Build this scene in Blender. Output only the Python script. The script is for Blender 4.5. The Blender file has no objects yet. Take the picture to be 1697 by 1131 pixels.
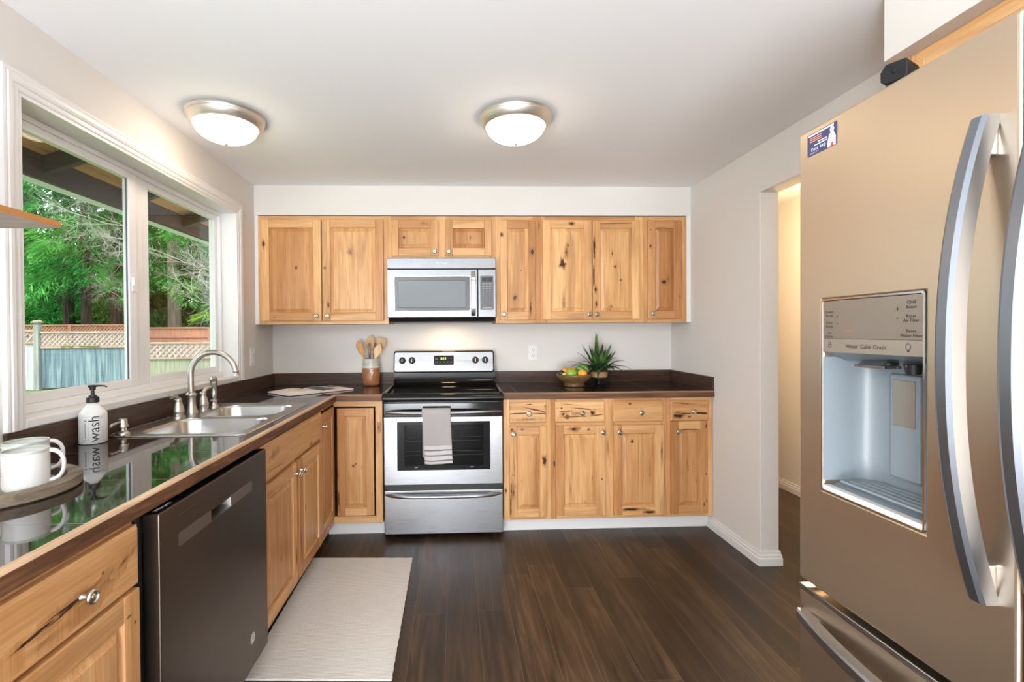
import bpy, bmesh, math, random
import numpy as np
from mathutils import Vector, Matrix
random.seed(7)
SC = bpy.context.scene
COL = SC.collection
PI = math.pi

# ------------------------------------------------------------------ camera
cam_d = bpy.data.cameras.new('camera')
cam = bpy.data.objects.new('camera', cam_d)
COL.objects.link(cam)
CAM_R = Vector((0.99931225, -0.03649445, -0.00657135))
CAM_U = Vector((0.00694489, 0.01011803, 0.99992469))
CAM_F = Vector((0.03642521, 0.99928263, -0.01036453))
CAM_H = 1.30514
m = Matrix.Identity(4)
for i in range(3):
    m[i][0], m[i][1], m[i][2] = CAM_R[i], CAM_U[i], -CAM_F[i]
m[2][3] = CAM_H
cam.matrix_world = m
cam_d.sensor_fit = 'HORIZONTAL'
cam_d.sensor_width = 36.0
cam_d.lens = 804.686 / 1697 * 36
cam_d.shift_x = (848.5 - 782.45) / 1697
cam_d.shift_y = (559.155 - 565.5) / 1697
cam_d.clip_start = 0.02
cam_d.clip_end = 200
SC.camera = cam

# ------------------------------------------------------------------ world, lights, exposure
SC.view_settings.view_transform = 'Standard'
SC.view_settings.look = 'None'
SC.view_settings.exposure = 0.78
SC.view_settings.gamma = 1.0
SC.view_settings.use_curve_mapping = False
SC.cycles.use_denoising = True
SC.cycles.max_bounces = 10
SC.cycles.diffuse_bounces = 5
SC.cycles.glossy_bounces = 5
SC.cycles.transparent_max_bounces = 16
SC.cycles.sample_clamp_indirect = 6.0
SC.cycles.caustics_reflective = False
SC.cycles.caustics_refractive = False

w = bpy.data.worlds.new('overcast_sky')
SC.world = w
w.use_nodes = True
nt = w.node_tree
bg = nt.nodes['Background']
tc = nt.nodes.new('ShaderNodeTexCoord')
sp = nt.nodes.new('ShaderNodeSeparateXYZ')
rp = nt.nodes.new('ShaderNodeValToRGB')
nt.links.new(tc.outputs['Generated'], sp.inputs[0])
nt.links.new(sp.outputs['Z'], rp.inputs[0])
nt.links.new(rp.outputs[0], bg.inputs[0])
rp.color_ramp.elements[0].position = 0.0
rp.color_ramp.elements[0].color = (0.86, 0.92, 1.0, 1)
rp.color_ramp.elements[1].position = 0.8
rp.color_ramp.elements[1].color = (1.0, 1.0, 1.0, 1)
bg.inputs['Strength'].default_value = 1.85


def lamp(name, kind, loc, energy, color, size=None, size_y=None, rot=(0, 0, 0), **kw):
    d = bpy.data.lights.new(name, kind)
    d.energy = energy
    d.color = color
    if kind == 'AREA':
        d.shape = 'RECTANGLE'
        d.size = size
        d.size_y = size_y or size
    elif kind == 'POINT':
        d.shadow_soft_size = size or 0.05
    elif kind == 'SUN':
        d.angle = size
    for k, v in kw.items():
        setattr(d, k, v)
    o = bpy.data.objects.new(name, d)
    o.location = loc
    o.rotation_euler = rot
    COL.objects.link(o)
    return o


lamp('overcast_sun', 'SUN', (-8, 2, 12), 3.2, (1.0, 0.97, 0.92), math.radians(25), rot=(math.radians(28), math.radians(-22), 0))
# daylight through the rear window; the side lamp is an added, unseen fill
lamp('rear_window_daylight', 'AREA', (-0.15, -3.52, 1.35), 20, (0.95, 0.975, 1.0), 2.3, 1.9, rot=(math.radians(90), 0, 0))
lamp('added_side_fill', 'AREA', (-1.355, -1.75, 1.35), 95, (0.96, 0.98, 1.0), 1.9, 1.5, rot=(0, math.radians(-90), 0))
# added fill light without a fixture, unseen behind the camera, brightens the ceiling
lamp('added_ceiling_fill', 'AREA', (-0.75, -2.3, 0.30), 165, (0.92, 0.96, 1.0), 2.0, 1.2, rot=(math.radians(180 - 24), 0, 0))
# the hallway's own warm ceiling lamp
lamp('hallway_lamp', 'POINT', (2.25, 3.0, 2.0), 22, (1.0, 0.68, 0.36), 0.10)
# lamp under the microwave
lamp('hood_lamp', 'AREA', (-0.05, 3.50, 1.368), 1.0, (1.0, 0.70, 0.42), 0.10, 0.06, rot=(0, 0, 0))

# ------------------------------------------------------------------ measured planes (metres)
XL, XR, YB = -1.3726, 1.686, 3.7249        # left wall, right wall, back wall
ZC = 2.3262                                # ceiling
YS, ZS = 3.4033, 2.1232                    # soffit front and underside
CT = 0.914                                 # counter height
YF = 3.113                                 # back run face frame
XFr = -0.773                               # left run face frame
YREAR = -3.6

# ------------------------------------------------------------------ material helpers
MATS = {}


def new_mat(name):
    mt = bpy.data.materials.new(name)
    mt.use_nodes = True
    MATS[name] = mt
    return mt, mt.node_tree, mt.node_tree.nodes['Principled BSDF']


def nd(nt, kind, **kw):
    n = nt.nodes.new(kind)
    for k, v in kw.items():
        setattr(n, k, v)
    return n


def lk(nt, a, b):
    nt.links.new(a, b)


def ramp(nt, fac, stops, interp='LINEAR'):
    r = nd(nt, 'ShaderNodeValToRGB')
    cr = r.color_ramp
    cr.interpolation = interp
    while len(cr.elements) < len(stops):
        cr.elements.new(0.5)
    for e, (p, c) in zip(cr.elements, stops):
        e.position = p
        e.color = (c[0], c[1], c[2], 1) if len(c) == 3 else c
    lk(nt, fac, r.inputs[0])
    return r.outputs[0]


def mathn(nt, op, a, b=None, clamp=False):
    n = nd(nt, 'ShaderNodeMath', operation=op, use_clamp=clamp)
    for i, v in enumerate((a, b)):
        if v is None:
            continue
        if isinstance(v, (int, float)):
            n.inputs[i].default_value = v
        else:
            lk(nt, v, n.inputs[i])
    return n.outputs[0]


def mix(nt, fac, a, b, mode='MIX'):
    n = nd(nt, 'ShaderNodeMix', data_type='RGBA', blend_type=mode)
    for sock, v in ((n.inputs[0], fac), (n.inputs[6], a), (n.inputs[7], b)):
        if isinstance(v, (int, float)):
            sock.default_value = v
        elif isinstance(v, tuple):
            sock.default_value = (v[0], v[1], v[2], 1)
        else:
            lk(nt, v, sock)
    return n.outputs[2]


def plain(name, col, rough=0.5, metal=0.0, spec=0.5, coat=0.0, bump=0.0, bscale=200, ior=None, var=0.0, vscale=8):
    mt, nt, b = new_mat(name)
    b.inputs['Base Color'].default_value = (*col, 1)
    b.inputs['Roughness'].default_value = rough
    b.inputs['Metallic'].default_value = metal
    b.inputs['Specular IOR Level'].default_value = spec
    b.inputs['Coat Weight'].default_value = coat
    if ior:
        b.inputs['IOR'].default_value = ior
    tcn = nd(nt, 'ShaderNodeTexCoord')
    if var:
        nz = nd(nt, 'ShaderNodeTexNoise')
        nz.inputs['Scale'].default_value = vscale
        nz.inputs['Detail'].default_value = 4
        lk(nt, tcn.outputs['Object'], nz.inputs['Vector'])
        c0 = tuple(max(0, c * (1 - var)) for c in col)
        c1 = tuple(min(1, c * (1 + var)) for c in col)
        lk(nt, ramp(nt, nz.outputs['Fac'], [(0.3, c0), (0.7, c1)]), b.inputs['Base Color'])
    if bump:
        nz = nd(nt, 'ShaderNodeTexNoise')
        nz.inputs['Scale'].default_value = bscale
        nz.inputs['Detail'].default_value = 3
        lk(nt, tcn.outputs['Object'], nz.inputs['Vector'])
        bp = nd(nt, 'ShaderNodeBump')
        bp.inputs['Strength'].default_value = bump
        bp.inputs['Distance'].default_value = 0.002
        lk(nt, nz.outputs['Fac'], bp.inputs['Height'])
        lk(nt, bp.outputs[0], b.inputs['Normal'])
    return mt


def seed_vec(nt, vec):
    at = nd(nt, 'ShaderNodeAttribute', attribute_name='seed')
    sc = nd(nt, 'ShaderNodeVectorMath', operation='SCALE')
    sc.inputs[0].default_value = (17.3, 9.1, 5.7)
    lk(nt, at.outputs['Fac'], sc.inputs['Scale'])
    ad = nd(nt, 'ShaderNodeVectorMath', operation='ADD')
    lk(nt, vec, ad.inputs[0])
    lk(nt, sc.outputs[0], ad.inputs[1])
    return ad.outputs[0], at.outputs['Fac']


def hickory(name, axis, pale=(0.76, 0.47, 0.235), mid=(0.62, 0.335, 0.14), heart=(0.37, 0.165, 0.06), rough=0.34):
    """knotty hickory; grain runs along axis (0 x, 1 y, 2 z)"""
    mt, nt, b = new_mat(name)
    tcn = nd(nt, 'ShaderNodeTexCoord')
    vec, seed = seed_vec(nt, tcn.outputs['Object'])

    def stretched(across, along):
        mp = nd(nt, 'ShaderNodeMapping')
        s = [across] * 3
        s[axis] = along
        mp.inputs['Scale'].default_value = s
        lk(nt, vec, mp.inputs['Vector'])
        return mp.outputs[0]
    n1 = nd(nt, 'ShaderNodeTexNoise')
    n1.inputs['Scale'].default_value = 1
    n1.inputs['Detail'].default_value = 5
    n1.inputs['Distortion'].default_value = 0.8
    lk(nt, stretched(24, 1.7), n1.inputs['Vector'])
    n2 = nd(nt, 'ShaderNodeTexNoise')
    n2.inputs['Scale'].default_value = 1
    n2.inputs['Detail'].default_value = 3
    n2.inputs['Distortion'].default_value = 1.2
    lk(nt, stretched(7, 0.9), n2.inputs['Vector'])
    n3 = nd(nt, 'ShaderNodeTexNoise')
    n3.inputs['Scale'].default_value = 1
    n3.inputs['Detail'].default_value = 2
    lk(nt, stretched(170, 7), n3.inputs['Vector'])
    base = ramp(nt, n1.outputs['Fac'], [(0.30, mid), (0.46, tuple((p + q) / 2 for p, q in zip(pale, mid))), (0.62, pale)])
    # piece to piece tone
    fr = mathn(nt, 'FRACT', mathn(nt, 'MULTIPLY', seed, 7.77))
    tone = ramp(nt, fr, [(0.0, (0.74, 0.60, 0.49)), (0.35, (0.93, 0.89, 0.84)), (1.0, (1.08, 1.08, 1.07))])
    base = mix(nt, 1.0, base, tone, 'MULTIPLY')
    if axis == 2:      # glued-up boards of differing tone
        sx = nd(nt, 'ShaderNodeSeparateXYZ')
        lk(nt, tcn.outputs['Object'], sx.inputs[0])
        uu = mathn(nt, 'ADD', sx.outputs['X'], sx.outputs['Y'])
        st = mathn(nt, 'FLOOR', mathn(nt, 'ADD', mathn(nt, 'MULTIPLY', uu, 10.5), mathn(nt, 'MULTIPLY', seed, 3.3)))
        wn = nd(nt, 'ShaderNodeTexWhiteNoise', noise_dimensions='2D')
        cb = nd(nt, 'ShaderNodeCombineXYZ')
        lk(nt, st, cb.inputs[0])
        lk(nt, seed, cb.inputs[1])
        lk(nt, cb.outputs[0], wn.inputs['Vector'])
        base = mix(nt, 1.0, base, ramp(nt, wn.outputs['Value'], [(0.0, (0.82, 0.74, 0.66)), (0.35, (0.95, 0.92, 0.88)), (1.0, (1.08, 1.08, 1.06))]), 'MULTIPLY')
    hv = ramp(nt, n2.outputs['Fac'], [(0.53, (0, 0, 0)), (0.68, (0.8, 0.8, 0.8))])
    base = mix(nt, mathn(nt, 'MULTIPLY', hv, 0.66), base, heart)
    # thin dark mineral streaks here and there
    n5 = nd(nt, 'ShaderNodeTexNoise')
    n5.inputs['Scale'].default_value = 1
    n5.inputs['Detail'].default_value = 4
    n5.inputs['Distortion'].default_value = 0.6
    lk(nt, stretched(75, 1.6), n5.inputs['Vector'])
    n6 = nd(nt, 'ShaderNodeTexNoise')
    n6.inputs['Scale'].default_value = 1
    n6.inputs['Detail'].default_value = 1
    lk(nt, stretched(9, 2.2), n6.inputs['Vector'])
    stk = mathn(nt, 'MULTIPLY', ramp(nt, n5.outputs['Fac'], [(0.62, (0, 0, 0)), (0.70, (1, 1, 1))]), ramp(nt, n6.outputs['Fac'], [(0.54, (0, 0, 0)), (0.66, (1, 1, 1))]))
    base = mix(nt, mathn(nt, 'MULTIPLY', stk, 0.85), base, (0.13, 0.055, 0.022))
    fine = ramp(nt, n3.outputs['Fac'], [(0.35, (0.86, 0.84, 0.82)), (0.6, (1, 1, 1))])
    base = mix(nt, 1.0, base, fine, 'MULTIPLY')
    ka = nd(nt, 'ShaderNodeAttribute', attribute_name='k')
    nk = nd(nt, 'ShaderNodeTexNoise')
    nk.inputs['Scale'].default_value = 55
    nk.inputs['Detail'].default_value = 3
    lk(nt, vec, nk.inputs['Vector'])
    kk = mathn(nt, 'ADD', ka.outputs['Fac'], mathn(nt, 'MULTIPLY', mathn(nt, 'SUBTRACT', nk.outputs['Fac'], 0.5),
                                                  mathn(nt, 'MULTIPLY', mathn(nt, 'MINIMUM', ka.outputs['Fac'], 0.5), 1.5)))
    halo = ramp(nt, kk, [(0.05, (0, 0, 0)), (0.42, (0.85, 0.85, 0.85))])
    core = ramp(nt, kk, [(0.50, (0, 0, 0)), (0.62, (1, 1, 1))])
    base = mix(nt, halo, base, tuple(h * 0.8 for h in heart))
    base = mix(nt, core, base, (0.050, 0.021, 0.011))
    lk(nt, base, b.inputs['Base Color'])
    b.inputs['Roughness'].default_value = rough
    b.inputs['Specular IOR Level'].default_value = 0.35
    bp = nd(nt, 'ShaderNodeBump')
    bp.inputs['Strength'].default_value = 0.12
    bp.inputs['Distance'].default_value = 0.001
    lk(nt, n3.outputs['Fac'], bp.inputs['Height'])
    lk(nt, bp.outputs[0], b.inputs['Normal'])
    return mt


WV = hickory('hickory_vertical', 2)
WX = hickory('hickory_along_x', 0)
WY = hickory('hickory_along_y', 1)
WOOD = [WV, WX, WY]


def streaky(name, axis, stops, across=60, along=3, rough=0.45, spec=0.4, dist=1.0, bump=0.1):
    mt, nt, b = new_mat(name)
    tcn = nd(nt, 'ShaderNodeTexCoord')
    vec, seed = seed_vec(nt, tcn.outputs['Object'])
    mp = nd(nt, 'ShaderNodeMapping')
    s = [across] * 3
    s[axis] = along
    mp.inputs['Scale'].default_value = s
    lk(nt, vec, mp.inputs['Vector'])
    n = nd(nt, 'ShaderNodeTexNoise')
    n.inputs['Scale'].default_value = 1
    n.inputs['Detail'].default_value = 5
    n.inputs['Distortion'].default_value = dist
    lk(nt, mp.outputs[0], n.inputs['Vector'])
    lk(nt, ramp(nt, n.outputs['Fac'], stops), b.inputs['Base Color'])
    b.inputs['Roughness'].default_value = rough
    b.inputs['Specular IOR Level'].default_value = spec
    if bump:
        bp = nd(nt, 'ShaderNodeBump')
        bp.inputs['Strength'].default_value = bump
        bp.inputs['Distance'].default_value = 0.001
        lk(nt, n.outputs['Fac'], bp.inputs['Height'])
        lk(nt, bp.outputs[0], b.inputs['Normal'])
    return mt


walnut = [(0.25, (0.022, 0.010, 0.006)), (0.5, (0.058, 0.028, 0.015)), (0.75, (0.105, 0.054, 0.030))]
WALNUT_X = streaky('walnut_edge_x', 0, [(p, (c[0] * 2.3, c[1] * 2.1, c[2] * 1.8)) for p, c in walnut], rough=0.55)
WALNUT_Y = streaky('walnut_edge_y', 1, [(p, (c[0] * 2.3, c[1] * 2.0, c[2] * 1.75)) for p, c in walnut], across=35, along=4, rough=0.55, dist=2.0)
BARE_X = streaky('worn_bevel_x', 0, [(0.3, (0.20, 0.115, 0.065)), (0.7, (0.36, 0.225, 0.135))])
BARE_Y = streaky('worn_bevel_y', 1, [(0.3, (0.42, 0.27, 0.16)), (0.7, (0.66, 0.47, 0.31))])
splash = [(0.3, (0.030, 0.014, 0.008)), (0.55, (0.066, 0.033, 0.020)), (0.8, (0.105, 0.056, 0.036))]
SPLASH_X = streaky('backsplash_x', 0, splash, across=90, along=5, rough=0.4)
SPLASH_Y = streaky('backsplash_y', 1, splash, across=90, along=5, rough=0.4)


def tile_mat(name, x0, y0, size, grout=(0.10, 0.085, 0.075)):
    mt, nt, b = new_mat(name)
    g = nd(nt, 'ShaderNodeNewGeometry')
    sx = nd(nt, 'ShaderNodeSeparateXYZ')
    lk(nt, g.outputs['Position'], sx.inputs[0])

    def line(o, off):
        f = mathn(nt, 'FRACT', mathn(nt, 'DIVIDE', mathn(nt, 'SUBTRACT', o, off), size))
        d = mathn(nt, 'ABSOLUTE', mathn(nt, 'SUBTRACT', f, 0.5))
        return mathn(nt, 'GREATER_THAN', d, 0.5 - 0.0011 / size)
    ln = mathn(nt, 'MAXIMUM', line(sx.outputs['X'], x0), line(sx.outputs['Y'], y0))
    nz = nd(nt, 'ShaderNodeTexNoise')
    nz.inputs['Scale'].default_value = 60
    nz.inputs['Detail'].default_value = 5
    lk(nt, g.outputs['Position'], nz.inputs['Vector'])
    c = ramp(nt, nz.outputs['Fac'], [(0.35, (0.010, 0.006, 0.005)), (0.7, (0.022, 0.013, 0.010))])
    lk(nt, mix(nt, ln, c, grout), b.inputs['Base Color'])
    lk(nt, mathn(nt, 'ADD', mathn(nt, 'MULTIPLY', ln, 0.5), 0.035), b.inputs['Roughness'])
    b.inputs['IOR'].default_value = 2.4
    return mt


TILE = tile_mat('polished_tile', -1.357, 1.03, 0.305)
TILE_R = tile_mat('polished_tile_side', 0.40, 3.10, 0.305, (0.035, 0.025, 0.02))


def floor_mat():
    mt, nt, b = new_mat('dark_plank_floor')
    g = nd(nt, 'ShaderNodeNewGeometry')
    sx = nd(nt, 'ShaderNodeSeparateXYZ')
    lk(nt, g.outputs['Position'], sx.inputs[0])
    W = 0.148
    L = 1.22
    xr = mathn(nt, 'DIVIDE', mathn(nt, 'SUBTRACT', sx.outputs['X'], -0.045), W)
    col = mathn(nt, 'FLOOR', xr)
    fx = mathn(nt, 'FRACT', xr)
    wn = nd(nt, 'ShaderNodeTexWhiteNoise', noise_dimensions='1D')
    lk(nt, col, wn.inputs['W'])
    yr = mathn(nt, 'ADD', mathn(nt, 'DIVIDE', sx.outputs['Y'], L), wn.outputs['Value'])
    row = mathn(nt, 'FLOOR', yr)
    fy = mathn(nt, 'FRACT', yr)
    wn2 = nd(nt, 'ShaderNodeTexWhiteNoise', noise_dimensions='2D')
    cb = nd(nt, 'ShaderNodeCombineXYZ')
    lk(nt, col, cb.inputs[0])
    lk(nt, row, cb.inputs[1])
    lk(nt, cb.outputs[0], wn2.inputs['Vector'])
    mp = nd(nt, 'ShaderNodeVectorMath', operation='MULTIPLY')
    mp.inputs[1].default_value = (34, 2.2, 1)
    ad = nd(nt, 'ShaderNodeVectorMath', operation='ADD')
    lk(nt, g.outputs['Position'], mp.inputs[0])
    sc = nd(nt, 'ShaderNodeVectorMath', operation='SCALE')
    sc.inputs['Scale'].default_value = 30
    lk(nt, wn2.outputs['Color'], sc.inputs[0])
    lk(nt, mp.outputs[0], ad.inputs[0])
    lk(nt, sc.outputs[0], ad.inputs[1])
    nz = nd(nt, 'ShaderNodeTexNoise')
    nz.inputs['Scale'].default_value = 1
    nz.inputs['Detail'].default_value = 6
    nz.inputs['Distortion'].default_value = 1.1
    lk(nt, ad.outputs[0], nz.inputs['Vector'])
    nb = nd(nt, 'ShaderNodeTexNoise')
    nb.inputs['Scale'].default_value = 0.22
    nb.inputs['Detail'].default_value = 3
    lk(nt, ad.outputs[0], nb.inputs['Vector'])
    c = ramp(nt, nz.outputs['Fac'], [(0.28, (0.020, 0.0115, 0.0070)), (0.5, (0.050, 0.031, 0.0195)), (0.72, (0.100, 0.066, 0.042))])
    big = ramp(nt, nb.outputs['Fac'], [(0.35, (0.55, 0.53, 0.50)), (0.65, (1.25, 1.2, 1.12))])
    c = mix(nt, 1.0, c, big, 'MULTIPLY')
    tone = ramp(nt, wn2.outputs['Value'], [(0, (0.65, 0.64, 0.62)), (1, (1.3, 1.26, 1.2))])
    c = mix(nt, 1.0, c, tone, 'MULTIPLY')
    ex = mathn(nt, 'GREATER_THAN', mathn(nt, 'ABSOLUTE', mathn(nt, 'SUBTRACT', fx, 0.5)), 0.5 - 0.0013 / W)
    ey = mathn(nt, 'GREATER_THAN', mathn(nt, 'ABSOLUTE', mathn(nt, 'SUBTRACT', fy, 0.5)), 0.5 - 0.0011 / L)
    ln = mathn(nt, 'MAXIMUM', ex, ey)
    c = mix(nt, mathn(nt, 'MULTIPLY', ln, 0.7), c, (0.15, 0.09, 0.055))
    lk(nt, c, b.inputs['Base Color'])
    lk(nt, ramp(nt, nz.outputs['Fac'], [(0.3, (0.36,) * 3), (0.7, (0.5,) * 3)]), b.inputs['Roughness'])
    b.inputs['Specular IOR Level'].default_value = 0.45
    bp = nd(nt, 'ShaderNodeBump')
    bp.inputs['Strength'].default_value = 0.12
    bp.inputs['Distance'].default_value = 0.001
    lk(nt, nz.outputs['Fac'], bp.inputs['Height'])
    lk(nt, bp.outputs[0], b.inputs['Normal'])
    return mt


FLOOR = floor_mat()


def steel(name, col, rough, axis, aniso=0.55, rot=0.25, brush=0.035):
    """brushed metal, brush lines run along axis"""
    mt, nt, b = new_mat(name)
    b.inputs['Base Color'].default_value = (*col, 1)
    b.inputs['Metallic'].default_value = 1
    b.inputs['Anisotropic'].default_value = aniso
    b.inputs['Anisotropic Rotation'].default_value = rot
    tg = nd(nt, 'ShaderNodeTangent', direction_type='RADIAL', axis='Z')
    lk(nt, tg.outputs[0], b.inputs['Tangent'])
    tcn = nd(nt, 'ShaderNodeTexCoord')
    mp = nd(nt, 'ShaderNodeMapping')
    s = [700] * 3
    s[axis] = 6
    mp.inputs['Scale'].default_value = s
    lk(nt, tcn.outputs['Object'], mp.inputs['Vector'])
    nz = nd(nt, 'ShaderNodeTexNoise')
    nz.inputs['Scale'].default_value = 1
    nz.inputs['Detail'].default_value = 2
    lk(nt, mp.outputs[0], nz.inputs['Vector'])
    lk(nt, ramp(nt, nz.outputs['Fac'], [(0.3, (rough - brush,) * 3), (0.7, (rough + brush,) * 3)]), b.inputs['Roughness'])
    return mt


STEEL = steel('brushed_steel', (0.36, 0.365, 0.38), 0.30, 0, aniso=0.3)
STEEL_MW = steel('microwave_steel', (0.205, 0.21, 0.22), 0.30, 0, aniso=0.3)
STEEL_FR = steel('fridge_steel', (0.60, 0.485, 0.36), 0.36, 2, aniso=0.4, rot=0.0)  # warm tint paints the kitchen's warm reflections into the steel
DARK_STEEL = steel('dark_steel', (0.135, 0.113, 0.098), 0.36, 1)
DARK_STEEL2 = plain('dark_steel_bar', (0.30, 0.275, 0.26), 0.36, 1.0)
SINK = plain('sink_steel', (0.56, 0.565, 0.565), 0.27, 1.0)
NICKEL = plain('brushed_nickel', (0.52, 0.495, 0.455), 0.33, 1.0)
CHROME = plain('polished_steel', (0.72, 0.73, 0.75), 0.14, 1.0)
HANDLE_ST = plain('handle_steel', (0.46, 0.48, 0.525), 0.30, 1.0)
HANDLE_FR = plain('fridge_handle_steel', (0.25, 0.27, 0.31), 0.38, 1.0)
KNOBM = plain('knob_nickel', (0.55, 0.52, 0.47), 0.25, 1.0)
WALL = plain('wall_paint', (0.72, 0.695, 0.665), 0.75, bump=0.10, bscale=260)
CEIL = plain('ceiling_paint', (0.86, 0.872, 0.895), 0.9, bump=0.06, bscale=160)
WHITE = plain('white_trim', (0.80, 0.79, 0.785), 0.35)
VINYL = plain('white_vinyl', (0.84, 0.84, 0.84), 0.3)
PLASTIC = plain('white_plate', (0.80, 0.79, 0.77), 0.35)
BLACK = plain('black_enamel', (0.006, 0.006, 0.006), 0.10, ior=1.36)
BLACKGL = plain('black_glass', (0.004, 0.004, 0.004), 0.03, ior=1.38)
BLACKMAT = plain('black_plastic', (0.012, 0.012, 0.012), 0.4)
DARKGAP = plain('dark_interior', (0.006, 0.005, 0.004), 0.8)
GREYPL = plain('grey_plastic', (0.20, 0.232, 0.255), 0.38)
GREYPL2 = plain('panel_grey', (0.33, 0.285, 0.24), 0.34, 0.75)
GREYPL3 = plain('panel_grey_light', (0.43, 0.38, 0.32), 0.34, 0.75)
INK = plain('print_ink', (0.02, 0.02, 0.022), 0.5)
INKW = plain('white_print', (0.75, 0.75, 0.75), 0.5)
INKG = plain('grey_print', (0.22, 0.22, 0.23), 0.5)
CERAM = plain('white_ceramic', (0.70, 0.69, 0.67), 0.16, bump=0.0, var=0.03, vscale=60)
CERAMRIM = plain('grey_green_glaze', (0.42, 0.45, 0.40), 0.2)
RUG = None


def glass_mat(name, tint=(1, 1, 1), refl=0.06):
    mt = bpy.data.materials.new(name)
    mt.use_nodes = True
    nt = mt.node_tree
    nt.nodes.clear()
    out = nd(nt, 'ShaderNodeOutputMaterial')
    tr = nd(nt, 'ShaderNodeBsdfTransparent')
    tr.inputs[0].default_value = (*tint, 1)
    gl = nd(nt, 'ShaderNodeBsdfGlossy')
    gl.inputs['Roughness'].default_value = 0.01
    lw = nd(nt, 'ShaderNodeLayerWeight')
    lw.inputs['Blend'].default_value = 0.5
    fr = mathn(nt, 'ADD', mathn(nt, 'MULTIPLY', mathn(nt, 'POWER', lw.outputs['Facing'], 5.0), 0.55), refl * 0.3)
    mx = nd(nt, 'ShaderNodeMixShader')
    lk(nt, fr, mx.inputs[0])
    lk(nt, tr.outputs[0], mx.inputs[1])
    lk(nt, gl.outputs[0], mx.inputs[2])
    lk(nt, mx.outputs[0], out.inputs[0])
    return mt


GLASS = glass_mat('window_glass', (0.97, 0.99, 0.98))
OVENGLASS = glass_mat('oven_glass', (0.42, 0.42, 0.42))


def emit(name, col, strength):
    mt, nt, b = new_mat(name)
    b.inputs['Base Color'].default_value = (*col, 1)
    b.inputs['Emission Color'].default_value = (*col, 1)
    b.inputs['Emission Strength'].default_value = strength
    return mt


# ------------------------------------------------------------------ mesh helpers
ORIG = {}


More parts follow.
